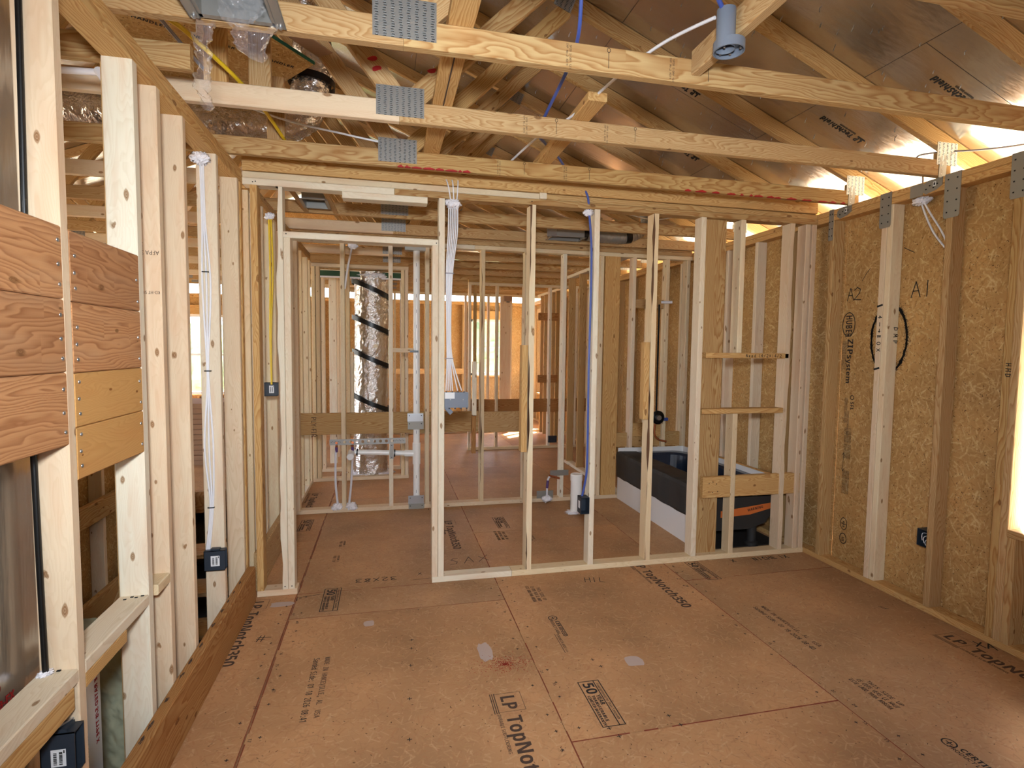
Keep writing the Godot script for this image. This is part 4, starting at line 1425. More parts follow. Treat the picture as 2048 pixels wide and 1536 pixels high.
func build_ceiling_things() -> void:
	# big register boot with hanger rails, wrapped in torn film
	var t := boot(Vector3(-0.44, 2.498, -1.745), Vector3(0.20, 0.16, 0.27), "large galvanized register boot hung with torn clear plastic film")
	for q in [-1.0, 1.0]:
		var x: float = -0.44 + q * 0.122
		bar(t, "hanger_rail", Vector3(x, 2.495, -1.90), Vector3(x, 2.495, -1.30), Vector3.RIGHT, 0.03, 0.003, M.galv)
		box_part(t, "rail_lip", Vector3(x - q * 0.013, 2.505, -1.6), Vector3(0.003, 0.02, 0.58), M.hole)
		part(t, "screw", lathe_mesh([Vector2(0.008, 0.0), Vector2(0.008, -0.004), Vector2(0.004, -0.009), Vector2(0.0, -0.009)], 10), M.steel, Vector3(x, 2.4935, -1.885))
	var fm := thing("plastic_film", "torn strip of clear plastic film hanging from the large boot", "plastic film", Vector3(-0.54, 2.49, -1.90))
	part(fm, "sheet", crumple(0.09, 0.27, 22, 46, 0.030, 5, 2.2), M.film, Vector3(-0.545, 2.505, -1.905))
	var fm2 := thing("plastic_film", "clear plastic film loop sagging under the large boot's opening", "plastic film", Vector3(-0.40, 2.48, -1.88))
	part(fm2, "sheet", crumple(0.17, 0.10, 34, 22, 0.028, 9, 1.2), M.film, Vector3(-0.40, 2.50, -1.90))
	part(fm2, "sheet", crumple(0.18, 0.12, 34, 22, 0.028, 12, 0.8), M.film, Vector3(-0.41, 2.56, -1.80))
	# smaller boots further on
	var b2 := boot(Vector3(-0.485, 2.50, -4.12), Vector3(0.15, 0.13, 0.24), "small galvanized register boot above the door opening")
	bar(b2, "hanger_rail", Vector3(-0.60, 2.51, -3.80), Vector3(-0.58, 2.51, -4.40), Vector3.RIGHT, 0.035, 0.012, SYP[1])
	bar(b2, "hanger_rail", Vector3(-0.39, 2.51, -3.80), Vector3(-0.37, 2.51, -4.40), Vector3.RIGHT, 0.035, 0.012, SYP[1])
	var b3 := boot(Vector3(1.60, 2.515, -4.86), Vector3(0.30, 0.10, 0.17), "flat galvanized register boot joined to a silver flexible duct")
	box_part(b3, "end_plate", Vector3(1.44, 2.56, -4.77), Vector3(0.09, 0.10, 0.003), M.steel)
	var fx := thing("flexible_duct", "ribbed silver flexible duct with black tape bands near the tub", "duct", Vector3(1.78, 2.55, -4.9))
	var fp := [Vector3(1.75, 2.57, -4.86), Vector3(2.0, 2.56, -4.90), Vector3(2.25, 2.58, -4.92), Vector3(2.42, 2.70, -4.92), Vector3(2.40, 2.86, -4.95)]
	part(fx, "sleeve", foil_tube(fp, 0.055, 0.003, 4, fp[0], 28, 0.012, 0.004), M.galv, fp[0])
	part(fx, "tape_band", foil_tube([fp[0], Vector3(1.80, 2.568, -4.866)], 0.060, 0.0, 4, fp[0], 24, 0.02), M.tape, fp[0])
	part(fx, "tape_band", foil_tube([Vector3(2.20, 2.572, -4.917), Vector3(2.26, 2.582, -4.92)], 0.061, 0.0, 4, Vector3(2.2, 2.572, -4.917), 24, 0.02), M.tape, Vector3(2.2, 2.572, -4.917))
	# foil flexible duct at the upper left
	var fd := thing("foil_duct", "crinkled foil insulated duct running behind the left ends of the trusses", "duct", Vector3(-0.8, 2.75, -3.6))
	var dp := [Vector3(-1.9, 2.80, -3.55), Vector3(-1.4, 2.80, -3.50), Vector3(-0.9, 2.81, -3.52), Vector3(-0.55, 2.84, -3.56), Vector3(-0.44, 3.05, -3.58), Vector3(-0.43, 3.35, -3.55), Vector3(-0.48, 3.75, -3.5)]
	part(fd, "sleeve", foil_tube(dp, 0.125, 0.016, 21, dp[0], 64, 0.014), M.foil_shiny, dp[0])
	part(fd, "tape_band", foil_tube([Vector3(-0.435, 3.06, -3.58), Vector3(-0.432, 3.10, -3.58)], 0.134, 0.0, 2, Vector3(-0.435, 3.06, -3.58), 36, 0.02), M.tape, Vector3(-0.435, 3.06, -3.58))
	# attic platform sheet over the left of the room
	var pl := thing("attic_platform", "dark strand board platform with black print and a teal edge in the attic", "board", Vector3(-0.8, 2.93, -3.1))
	part(pl, "sheet", plate_mesh(PackedVector2Array([Vector2(-0.62, -2.72), Vector2(-0.36, -3.06), Vector2(-0.62, -3.40), Vector2(-1.35, -3.40), Vector2(-1.35, -2.66)]), Vector3.RIGHT, Vector3.BACK, 0.012), M.osb, Vector3(0, 2.951, 0))
	bar(pl, "painted_edge", Vector3(-0.617, 2.950, -2.715), Vector3(-0.357, 2.950, -3.055), Vector3.UP, 0.018, 0.006, M.green)
	bar(pl, "foil_label", Vector3(-0.54, 2.985, -2.71), Vector3(-0.30, 2.985, -3.03), Vector3(0.8, 0, 0.6), 0.10, 0.006, M.kraft)
	for k in 3:
		letters(pl, "AIR HANDLER", Vector3(-1.15 + 0.25 * k, 2.9445, -2.80 - 0.12 * k), Vector3(0.9, 0, -0.42).normalized(), Vector3(-0.42, 0, -0.9).normalized() * -1.0, 0.022, M.ink)
	for k in 6:
		letters(pl, "CAUTION READ LABEL", Vector3(-0.56 + 0.014 * k, 2.9815, -2.74 + 0.011 * k), Vector3(0.6, 0, -0.8), Vector3(-0.8, 0, -0.6), 0.008, M.red_ink)
	# uprights that hold the platform
	for q in [[-0.705, -2.62, M.gold, "broad golden post beside the yellow cable under the attic platform"], [-0.53, -2.62, SYP[1], "short pine post under the middle of the attic platform"], [-0.58, -3.24, SYP[3], "pine post standing on the red painted truss"]]:
		var p := thing("platform_post", q[3], "post", Vector3(q[0], 2.59, q[1]))
		bd(p, "board", Vector3(q[0] - 0.0445, 2.591, q[1] - 0.038), Vector3(q[0] + 0.0445, 2.944, q[1]), q[2])
	# stub of a chord above the stair wall
	var sb := thing("chord_stub", "sawn off pine block lying on the stair wall plate", "block", Vector3(-0.9, PT, -2.3))
	bd(sb, "board", Vector3(-1.5, PT + 0.001, -2.30), Vector3(-0.69, PT + 0.09, -2.262), SYP[0])
	# round grey ceiling box on its block
	var cb := thing("ceiling_box", "round grey plastic ceiling box screwed beside its block", "electrical box", Vector3(1.10, 2.49, -1.665))
	var cc := Vector3(1.10, 2.488, -1.668)
	part(cb, "rim", lathe_mesh([Vector2(0.050, 0.0), Vector2(0.050, 0.030), Vector2(0.046, 0.030), Vector2(0.046, 0.0), Vector2(0.050, 0.0)], 36), M.box_grey, cc)
	part(cb, "bottom", lathe_mesh([Vector2(0.046, 0.028), Vector2(0.0, 0.028)], 36), M.galv, cc)
	part(cb, "neck", lathe_mesh([Vector2(0.030, 0.0), Vector2(0.030, 0.125), Vector2(0.0, 0.125)], 28), M.box_grey, cc + Vector3(-0.020, 0.0, 0.010))
	for q in [[-0.025, 0.012], [0.018, -0.02], [0.028, 0.022], [-0.012, -0.03]]:
		part(cb, "screw", lathe_mesh([Vector2(0.004, 0.028), Vector2(0.004, 0.004), Vector2(0.0, 0.002)], 8), M.steel, cc + Vector3(q[0], 0, q[1]))
	# smoke alarm boxes far away
	var sm := thing("ceiling_outlet_box", "small brown grey box under the ceiling before the far window", "electrical box", Vector3(1.83, 2.25, -8.4))
	box_part(sm, "body", Vector3(1.83, 2.28, -8.4), Vector3(0.12, 0.08, 0.1), M.kraft)
	box_part(sm, "strap", Vector3(1.83, 2.225, -8.35), Vector3(0.05, 0.012, 0.03), M.hole)

# ================================================================ wires and boxes
func foam(at: Vector3, r: Vector3, label: String, sd: int) -> void:
	var t := thing("foam_seal", label, "spray foam", at)
	part(t, "blob", blob_mesh(r, 0.9, 0.35, sd, 20), M.foam, at)
	var rr := RandomNumberGenerator.new()
	rr.seed = sd
	for k in 5:
		var d := Vector3(rr.randf_range(-1, 1), rr.randf_range(-0.8, 0.5), rr.randf_range(-0.3, 1)) * r
		part(t, "blob", blob_mesh(r * 0.55, 0.7, 0.4, sd + k, 10), M.foam, at + d * 0.8)

func build_wires_and_boxes() -> void:
	# bundle of white cables in the near partition
	foam(Vector3(0.405, 2.405, -3.475), Vector3(0.042, 0.030, 0.03), "lump of white spray foam where the white cable bundle passes the plate", 31)
	for k in 6:
		var x := 0.378 + 0.011 * k
		var t := thing("white_cable", "white cable in the bundle from foam lump down to the wide grey box", "cable", Vector3(0.36 + 0.012 * k, 1.23, -3.47), "white cables of the bundle")
		var spread := 0.018 * (k - 2.5) if k > 3 else 0.006 * (k - 2.5)
		tube(t, "sheath", [Vector3(x, 2.41, -3.478), Vector3(0.374 + 0.0115 * k, 2.22, -3.462 - 0.003 * k), Vector3(0.362 + 0.0075 * k, 1.96, -3.455 - 0.004 * (k % 2)), Vector3(0.366 + 0.005 * k, 1.60, -3.455 - 0.006 * (k % 2)), Vector3(0.368 + 0.0075 * k, 1.42, -3.455 - 0.004 * (k % 2)), Vector3(0.378 + 0.008 * k + spread, 1.235, -3.465)], 0.0042, M.white_wire, 8)
	for k in 3:
		var t := thing("white_cable", "white cable end sticking up above plate over the foam lump", "cable", Vector3(0.40, PT, -3.45), "cable ends above the plate")
		tube(t, "sheath", [Vector3(0.385 + 0.02 * k, 2.42, -3.447), Vector3(0.36 + 0.035 * k, 2.53, -3.44), Vector3(0.33 + 0.06 * k, 2.66, -3.7)], 0.0042, M.white_wire, 8)
	for yy in [1.97, 1.44]:
		var ct := thing("cable_clip", "thin dark clip around the white cable bundle above the wide grey box", "cable clip", Vector3(0.385, yy, -3.45), "clips on the white cable bundle")
		box_part(ct, "band", Vector3(0.383, yy, -3.4495), Vector3(0.05, 0.006, 0.002), M.grey_wire)
		for e in [-1.0, 1.0]:
			box_part(ct, "side", Vector3(0.383 + e * 0.025, yy, -3.458), Vector3(0.002, 0.006, 0.018), M.grey_wire)
	var g := thing("gang_box", "wide grey four gang electrical box under the white cable bundle", "electrical box", Vector3(0.43, 1.12, -3.49))
	box_part(g, "body", Vector3(0.43, 1.176, -3.487), Vector3(0.150, 0.096, 0.066), M.box_grey)
	box_part(g, "mud_cover", Vector3(0.386, 1.206, -3.452), Vector3(0.062, 0.040, 0.004), M.label)
	for k in 8:
		box_part(g, "tab", Vector3(0.365 + 0.0185 * k, 1.228 if k % 2 == 0 else 1.124, -3.453), Vector3(0.010, 0.008, 0.006), M.box_blue)
		if k < 2:
			part(g, "screw", lathe_mesh([Vector2(0.005, 0.0), Vector2(0.003, 0.002), Vector2(0, 0.002)], 8, Vector3.BACK), M.steel, Vector3(0.39 + 0.08 * k, 1.18, -3.4535))
	bar(g, "support_tab", Vector3(0.365, 1.13, -3.47), Vector3(0.40, 1.09, -3.47), Vector3.RIGHT, 0.03, 0.012, M.box_grey)
	# blue cable and its box
	foam(Vector3(1.300, 2.408, -3.48), Vector3(0.028, 0.020, 0.025), "small lump of spray foam above the blue cable", 44)
	var bl := thing("blue_cable", "blue cable running down the stud to a dark box", "cable", Vector3(1.30, 0.5, -3.5))
	tube(bl, "sheath", [Vector3(1.21, 2.66, -3.56), Vector3(1.27, 2.52, -3.445), Vector3(1.298, 2.41, -3.468), Vector3(1.318, 2.2, -3.465), Vector3(1.322, 1.9, -3.465), Vector3(1.318, 1.4, -3.465), Vector3(1.320, 0.85, -3.465), Vector3(1.318, 0.66, -3.47), Vector3(1.296, 0.50, -3.49)], 0.0075, M.blue_wire, 10)
	var sb := thing("outlet_box", "dark open outlet box on the stud below the blue cable", "electrical box", Vector3(1.30, 0.395, -3.47))
	hollow_box(sb, Vector3(1.3025, 0.452, -3.475), Vector3(0.060, 0.112, 0.075), Vector3.BACK)
	box_part(sb, "sticker", Vector3(1.2718, 0.455, -3.475), Vector3(0.001, 0.05, 0.03), M.label)
	# right wall: white wires and box
	foam(Vector3(3.085, 2.405, -2.69), Vector3(0.03, 0.022, 0.045), "ragged foam where two white wires leave the outer wall plate", 58)
	for k in 2:
		var t := thing("white_cable", "white wire hanging from the foam on the strand board wall", "cable", Vector3(3.08, 2.09, -2.51), "two white wires on the outer wall")
		tube(t, "sheath", [Vector3(3.082, 2.41, -2.69 + 0.012 * k), Vector3(3.088, 2.32, -2.66 + 0.03 * k), Vector3(3.095, 2.20, -2.605 + 0.045 * k), Vector3(3.10, 2.07, -2.51 + 0.01 * k)], 0.0055, M.white_wire, 8)
	var rb := thing("outlet_box", "dark outlet box on the strand board wall between marked studs", "electrical box", Vector3(3.10, 0.375, -2.60))
	hollow_box(rb, Vector3(3.098, 0.425, -2.5375), Vector3(0.08, 0.10, 0.062), Vector3.LEFT)
	for k in 3:
		tube(rb, "wire_end", [Vector3(3.12, 0.44, -2.54 + 0.012 * k), Vector3(3.07, 0.45 - 0.02 * k, -2.545 + 0.01 * k), Vector3(3.064, 0.41 - 0.012 * k, -2.54 + 0.012 * k)], 0.002, M.white_wire, 6)
	# blue and white wires over the trusses
	var b2 := thing("blue_cable", "blue cable swinging across the trusses under the foil roof", "cable", Vector3(0.8, 2.62, -2.5))
	tube(b2, "sheath", [Vector3(0.62, 3.05, -1.75), Vector3(0.677, 2.74, -1.93), Vector3(0.70, 2.66, -2.03), Vector3(0.735, 2.67, -2.22), Vector3(0.735, 2.615, -2.55), Vector3(0.745, 2.60, -2.75), Vector3(0.86, 2.64, -3.0), Vector3(1.01, 2.63, -3.2), Vector3(1.21, 2.62, -3.56)], 0.0075, M.blue_wire, 10)
	var b3 := thing("blue_cable", "short blue cable entering the round grey ceiling box", "cable", Vector3(1.07, 2.60, -1.66))
	tube(b3, "sheath", [Vector3(0.93, 3.0, -1.4), Vector3(0.94, 2.72, -1.52), Vector3(0.985, 2.66, -1.60), Vector3(1.070, 2.605, -1.655)], 0.0075, M.blue_wire, 10)
	var w1 := thing("white_cable", "taut white cable stretched across the trusses to the round ceiling box", "cable", Vector3(0.9, 2.6, -2.5))
	tube(w1, "sheath", [Vector3(0.70, 2.60, -3.3), Vector3(0.79, 2.635, -2.9), Vector3(0.855, 2.605, -2.54), Vector3(0.94, 2.64, -2.2), Vector3(1.00, 2.640, -1.93), Vector3(1.065, 2.61, -1.70)], 0.0060, M.white_wire, 10)
	var w2 := thing("white_cable", "white cable crossing behind the truss plates toward the partition", "cable", Vector3(-0.2, 2.65, -3.2))
	tube(w2, "sheath", [Vector3(-1.0, 2.86, -3.25), Vector3(-0.55, 2.72, -3.22), Vector3(-0.2, 2.66, -3.2), Vector3(0.1, 2.62, -3.22), Vector3(0.3, 2.62, -3.5)], 0.0055, M.white_wire, 8)
	var w3 := thing("white_cable", "thin white cable curling up from the bath partition beside the tub", "cable", Vector3(2.0, 2.6, -4.4))
	tube(w3, "sheath", [Vector3(1.4, 2.62, -4.1), Vector3(1.8, 2.62, -4.2), Vector3(2.2, 2.60, -4.3), Vector3(2.5, 2.66, -4.2)], 0.005, M.white_wire, 8)
	var y := thing("yellow_cable", "yellow cable slanting across the trusses at the attic platform", "cable", Vector3(-0.6, 2.62, -2.5))
	tube(y, "sheath", [Vector3(-0.93, 2.85, -1.95), Vector3(-0.80, 2.69, -2.2), Vector3(-0.72, 2.66, -2.32), Vector3(-0.608, 2.615, -2.55), Vector3(-0.56, 2.62, -2.9), Vector3(-0.52, 2.60, -3.3), Vector3(-0.5, 2.62, -3.7)], 0.0085, M.yellow_wire, 8)
	var gw := thing("grey_cable", "grey cable running beside the yellow cable in the attic", "cable", Vector3(-0.8, 2.7, -2.4))
	tube(gw, "sheath", [Vector3(-0.98, 2.95, -2.1), Vector3(-0.85, 2.76, -2.4), Vector3(-0.70, 2.63, -2.75)], 0.007, M.grey_wire, 8)
	var ew := thing("white_cable", "white cable loose on the eave plate by the middle truss heel", "cable", Vector3(3.1, 2.52, -2.7))
	tube(ew, "sheath", [Vector3(3.09, 2.42, -2.70), Vector3(3.10, 2.55, -2.70), Vector3(3.02, 2.64, -2.68), Vector3(3.08, 2.66, -2.62), Vector3(3.22, 2.60, -2.3), Vector3(3.40, 2.53, -1.6)], 0.005, M.grey_wire, 8)
	# stair wall: cables and boxes
	var bc := thing("black_cable", "thick black cable down the first stud into the big box", "cable", Vector3(-0.868, 0.5, -1.6))
	tube(bc, "sheath", [Vector3(-0.862, 2.42, -1.609), Vector3(-0.866, 2.1, -1.609), Vector3(-0.874, 1.5, -1.609), Vector3(-0.872, 1.0, -1.608), Vector3(-0.866, 0.66, -1.603), Vector3(-0.862, 0.58, -1.598), Vector3(-0.852, 0.49, -1.59)], 0.0072, M.black_wire, 10)
	foam(Vector3(-0.866, 0.652, -1.603), Vector3(0.015, 0.006, 0.015), "ring of white sealant around the black cable on the flat block", 61)
	var bb := thing("outlet_box", "large dark blue outlet box with a barcode sticker on the first stud", "electrical box", Vector3(-0.83, 0.385, -1.595))
	hollow_box(bb, Vector3(-0.830, 0.445, -1.5935), Vector3(0.078, 0.118, 0.047), Vector3.RIGHT)
	box_part(bb, "nail_lug", Vector3(-0.835, 0.507, -1.594), Vector3(0.05, 0.010, 0.04), M.box_blue)
	bar(bb, "nail", Vector3(-0.835, 0.516, -1.575), Vector3(-0.815, 0.514, -1.618), Vector3.UP, 0.005, 0.005, M.steel)
	sticker(bb, Vector3(-0.828, 0.440, -1.5698), 0.034, 0.046)
	var b4 := thing("outlet_box", "dark outlet box with white sticker on the stud with white cables", "electrical box", Vector3(-0.83, 0.39, -2.93))
	hollow_box(b4, Vector3(-0.836, 0.441, -2.930), Vector3(0.095, 0.100, 0.043), Vector3.RIGHT)
	sticker(b4, Vector3(-0.832, 0.440, -2.9082), 0.040, 0.052)
	box_part(b4, "nail_lug", Vector3(-0.835, 0.494, -2.93), Vector3(0.04, 0.008, 0.03), M.box_blue)
	foam(Vector3(-0.862, 2.395, -2.94), Vector3(0.036, 0.028, 0.024), "lump of white foam on top of the stud with white cables", 71)
	for k in 3:
		var t := thing("white_cable", "white cable stapled down the stair wall stud to the dark box", "cable", Vector3(-0.86, 0.48, -2.945), "white cables on the stair wall stud")
		var o := 0.007 * (k - 1)
		tube(t, "sheath", [Vector3(-0.861 + o, 2.39, -2.946), Vector3(-0.858 + o, 2.1, -2.946), Vector3(-0.852 + o * 2.6, 1.8, -2.946), Vector3(-0.855 + o * 0.6, 1.45, -2.946), Vector3(-0.855 + o * 0.6, 1.3, -2.946), Vector3(-0.858 + o * 2.8, 1.0, -2.946), Vector3(-0.852 + o, 0.72, -2.946), Vector3(-0.872 + o, 0.49, -2.94)], 0.0045, M.white_wire, 8)
	for yy in [1.86, 1.38, 0.70]:
		var t := thing("cable_staple", "small dark staple holding the white cables to the stair wall stud", "staple", Vector3(-0.855, yy, -2.942), "cable staples")
		box_part(t, "bridge", Vector3(-0.855, yy, -2.9405), Vector3(0.03, 0.005, 0.002), M.hole)
		for q in [-1.0, 1.0]:
			box_part(t, "leg", Vector3(-0.855 + q * 0.014, yy, -2.946), Vector3(0.002, 0.005, 0.011), M.hole)
	var pv := thing("white_pipe", "short white wrapped pipe crossing above the stair wall studs", "pipe", Vector3(-1.05, 2.36, -2.4))
	tube(pv, "pipe", [Vector3(-1.5, 2.47, -2.35), Vector3(-1.10, 2.445, -2.25), Vector3(-0.955, 2.43, -2.2)], 0.011, M.foam, 12)
	tube(pv, "elbow", [Vector3(-0.955, 2.435, -2.2), Vector3(-0.935, 2.41, -2.185), Vector3(-0.918, 2.385, -2.17)], 0.015, M.foam, 12)
	# yellow cable and box on the hall wall behind the door
	var yc := thing("yellow_cable", "yellow cable down the stud behind the door frame", "cable", Vector3(-0.73, 1.2, -3.9))
	for k in 2:
		tube(yc, "sheath", [Vector3(-0.748 + 0.012 * k, 2.33, -3.90), Vector3(-0.745 + 0.016 * k, 2.0, -3.90), Vector3(-0.752 + 0.006 * k, 1.6, -3.90), Vector3(-0.748, 1.25, -3.90)], 0.006, M.yellow_wire, 8)
	foam(Vector3(-0.742, 2.35, -3.90), Vector3(0.025, 0.02, 0.02), "white foam above the yellow cable behind the door frame", 83)
	var hb := thing("outlet_box", "small dark box on the stud behind the door frame", "electrical box", Vector3(-0.725, 1.17, -3.9))
	hollow_box(hb, Vector3(-0.755, 1.217, -3.93), Vector3(0.08, 0.09, 0.05), Vector3.RIGHT)
	sticker(hb, Vector3(-0.750, 1.217, -3.9045), 0.03, 0.05)

func hollow_box(parent: Node, c: Vector3, s: Vector3, open: Vector3) -> void:
	# five walls, open on one side
	var st := begin()
	var t := 0.0025
	var ax := [Vector3.RIGHT, Vector3.UP, Vector3.BACK]
	for k in 3:
		for sg in [-1.0, 1.0]:
			var n: Vector3 = ax[k] * sg
			if n.dot(open) > 0.9: continue
			var w := s
			w[k] = t
			abox(st, n * (s[k] - t) * 0.5, w)
	part(parent, "body", fin(st), M.box_blue, c)

func sticker(parent: Node, c: Vector3, w: float, h: float) -> void:
	box_part(parent, "sticker", c, Vector3(w, h, 0.0008), M.label)
	var st := begin()
	var r := RandomNumberGenerator.new()
	r.seed = 5
	for q in [-0.22, 0.16]:
		var y := -h * 0.36
		while y < h * 0.36:
			var l := r.randf_range(0.0006, 0.0024)
			abox(st, Vector3(w * q, y, 0.0007), Vector3(w * 0.22, l, 0.0006))
			y += l + r.randf_range(0.0006, 0.0018)
	abox(st, Vector3(w * 0.38, h * 0.36, 0.0007), Vector3(w * 0.08, h * 0.16, 0.0006))
	part(parent, "sticker_print", st.commit(), M.hole, c)

# ================================================================ bath
func build_bath_things() -> void:
	# drain stack with tee
	var p := thing("drain_pipe", "white plastic drain stack with side arm in the bath partition", "pipe", Vector3(0.275, 0, -5.165))
	var x := 0.268
	var z := -5.165
	part(p, "stack", lathe_mesh([Vector2(0.03, 0.0), Vector2(0.03, 2.36), Vector2(0.0, 2.36)], 28), M.pvc, Vector3(x, 0.04, z))
	part(p, "tee", lathe_mesh([Vector2(0.036, -0.10), Vector2(0.037, 0.10), Vector2(0.03, 0.10)], 28), M.pvc, Vector3(x, 0.515, z))
	tube(p, "arm", [Vector3(x, 0.515, z), Vector3(-0.30, 0.545, z)], 0.024, M.pvc, 20, false)
	tube(p, "tee_collar", [Vector3(x - 0.03, 0.516, z), Vector3(x - 0.11, 0.520, z)], 0.031, M.pvc, 20, false)
	tube(p, "stub", [Vector3(-0.32, 0.545, z + 0.01), Vector3(-0.32, 0.532, -5.02)], 0.030, M.pvc, 22, false)
	part(p, "stub_cap", lathe_mesh([Vector2(0.031, 0.0), Vector2(0.031, 0.02), Vector2(0.026, 0.024), Vector2(0, 0.024)], 24, Vector3.BACK), M.label, Vector3(-0.32, 0.532, -5.02))
	tube(p, "rubber_ring", [Vector3(-0.275, 0.544, z), Vector3(-0.262, 0.543, z)], 0.033, M.tape, 20, false)
	tube(p, "rubber_ring", [Vector3(0.062, 0.526, z + 0.006), Vector3(0.072, 0.5255, z + 0.006)], 0.036, M.tape, 20, false)
	box_part(p, "pipe_strap", Vector3(0.245, 1.47, -5.13), Vector3(0.075, 0.018, 0.008), M.tape)
	box_part(p, "roof_collar", Vector3(0.262, 2.405, z), Vector3(0.20, 0.035, 0.089), M.galv_dull)
	for k in 16:
		box_part(p, "pipe_print", Vector3(x - 0.004, 0.16 + 0.14 * k, z + 0.0302), Vector3(0.004, 0.03, 0.0008), M.grey_wire)
	for q in [[0.255, 0.822, "galvanized stud guard plates over the drain stack at the backing plank"], [0.262, 0.05, "galvanized guard plates over the drain stack at the bottom plate"]]:
		var t := thing("guard_plate", q[2], "metal plate", Vector3(q[0], q[1] - 0.05, -5.115))
		box_part(t, "plate", Vector3(q[0], q[1] + 0.038, -5.1175), Vector3(0.145, 0.076, 0.003), M.steel)
		box_part(t, "plate", Vector3(q[0] + 0.003, q[1] - 0.036, -5.1145), Vector3(0.145, 0.074, 0.003), M.galv_dull)
		for k in 4:
			box_part(t, "nail_head", Vector3(q[0] - 0.055 + 0.11 * (k % 2), q[1] + (0.055 if k < 2 else -0.02), -5.1125), Vector3(0.008, 0.008, 0.002), M.hole)
	# pierced metal bracket bar
	var br := thing("bracket_bar", "long galvanized bracket bar with round holes across the bath studs", "bracket", Vector3(-0.17, 0.61, -5.115))
	bracket(br, -0.505, 0.165, 0.648, 0.052)
	box_part(br, "drop_tab", Vector3(0.040, 0.55, -5.112), Vector3(0.036, 0.14, 0.003), M.galv)
	for k in 2:
		box_part(br, "nail_head", Vector3(0.040, 0.605 - 0.11 * k, -5.110), Vector3(0.007, 0.007, 0.002), M.hole)
	# water tubes
	for k in 2:
		var tx := -0.455 if k == 0 else -0.338
		var t := thing("water_tube", "translucent white water tube rising to the bracket bar" if k == 0 else "translucent white water tube rising beside the capped drain stub", "pipe", Vector3(tx, 0.05, -5.14))
		tube(t, "tube", [Vector3(tx + 0.02, 0.02, -5.15), Vector3(tx - 0.002, 0.25, -5.14), Vector3(tx, 0.5, -5.13), Vector3(tx + 0.008, 0.60, -5.13)] if k == 0 else [Vector3(tx - 0.01, 0.02, -5.15), Vector3(tx + 0.015, 0.25, -5.14), Vector3(tx + 0.03, 0.5, -5.14), Vector3(tx + 0.03, 0.60, -5.13)], 0.010, M.pex, 12)
		var ux := tx + (0.008 if k == 0 else 0.03)
		tube(t, "crimp", [Vector3(ux, 0.555, -5.13), Vector3(ux, 0.60, -5.128)], 0.0125, M.violet, 12, false)
		tube(t, "elbow", [Vector3(ux, 0.60, -5.128), Vector3(ux + 0.004, 0.635, -5.12), Vector3(ux + 0.004, 0.645, -5.085)], 0.011, M.copper, 12)
		foam(Vector3(tx + 0.012, 0.05, -5.14), Vector3(0.045, 0.03, 0.035), "white foam around the foot of the left water tube" if k == 0 else "white foam around the foot of the water tube by the stud", 90 + k)
	# toilet supply stub
	var ws := thing("supply_stub", "bent water supply stub with plate and foam on the bath floor", "pipe", Vector3(1.52, 0.04, -5.08))
	tube(ws, "tube", [Vector3(1.52, 0.03, -5.07), Vector3(1.522, 0.16, -5.07), Vector3(1.535, 0.24, -5.08), Vector3(1.56, 0.262, -5.09)], 0.010, M.pex, 12)
	tube(ws, "crimp", [Vector3(1.521, 0.15, -5.07), Vector3(1.530, 0.225, -5.076)], 0.013, M.violet, 12)
	tube(ws, "stub_end", [Vector3(1.55, 0.268, -5.09), Vector3(1.62, 0.262, -4.99)], 0.010, M.copper, 12)
	box_part(ws, "bracket_plate", Vector3(1.66, 0.285, -5.117), Vector3(0.19, 0.055, 0.003), M.galv)
	box_part(ws, "floor_plate", Vector3(1.515, 0.075, -5.117), Vector3(0.17, 0.075, 0.003), M.galv_dull)
	part(ws, "foam", blob_mesh(Vector3(0.05, 0.03, 0.03), 0.8, 0.35, 12, 14), M.foam, Vector3(1.52, 0.045, -5.07))
	# capped toilet waste pipe
	var wp := thing("waste_pipe", "upright capped white waste pipe on the bath floor", "pipe", Vector3(1.70, 0, -4.73))
	part(wp, "pipe", lathe_mesh([Vector2(0.052, 0.0), Vector2(0.052, 0.30)], 32), M.pvc, Vector3(1.70, 0.0, -4.73))
	part(wp, "cap", lathe_mesh([Vector2(0.056, 0.30), Vector2(0.057, 0.352), Vector2(0.052, 0.362), Vector2(0.045, 0.357), Vector2(0.0, 0.357)], 32), M.pvc, Vector3(1.70, 0, -4.73))
	part(wp, "base_foam", blob_mesh(Vector3(0.075, 0.018, 0.06), 0.8, 0.35, 15, 14), M.foam, Vector3(1.68, 0.008, -4.72))
	# tub
	build_tub()
	# shower valve on the tub's end wall
	var sv := thing("shower_valve", "black round shower valve with copper stubs above the tub", "valve", Vector3(2.76, 0.8, -5.12))
	part(sv, "ring", lathe_mesh([Vector2(0.07, 0.0), Vector2(0.07, 0.02), Vector2(0.055, 0.03), Vector2(0.052, 0.012), Vector2(0.0, 0.012)], 28, Vector3.BACK), M.tape, Vector3(2.70, 0.82, -5.115))
	part(sv, "hub", lathe_mesh([Vector2(0.03, 0.0), Vector2(0.025, 0.045), Vector2(0.0, 0.045)], 16, Vector3.BACK), M.steel, Vector3(2.70, 0.82, -5.115))
	box_part(sv, "blue_stop", Vector3(2.79, 0.80, -5.12), Vector3(0.05, 0.03, 0.04), M.blue_wire)
	tube(sv, "copper_riser", [Vector3(2.70, 0.82, -5.13), Vector3(2.68, 0.66, -5.13), Vector3(2.70, 0.60, -5.08), Vector3(2.76, 0.585, -5.02)], 0.010, M.copper, 10)
	tube(sv, "riser", [Vector3(2.70, 0.88, -5.14), Vector3(2.70, 1.97, -5.14)], 0.009, M.hole, 8, false)
	tube(sv, "shower_arm", [Vector3(2.70, 1.99, -5.10), Vector3(2.80, 1.99, -5.06)], 0.014, M.pex, 10, false)
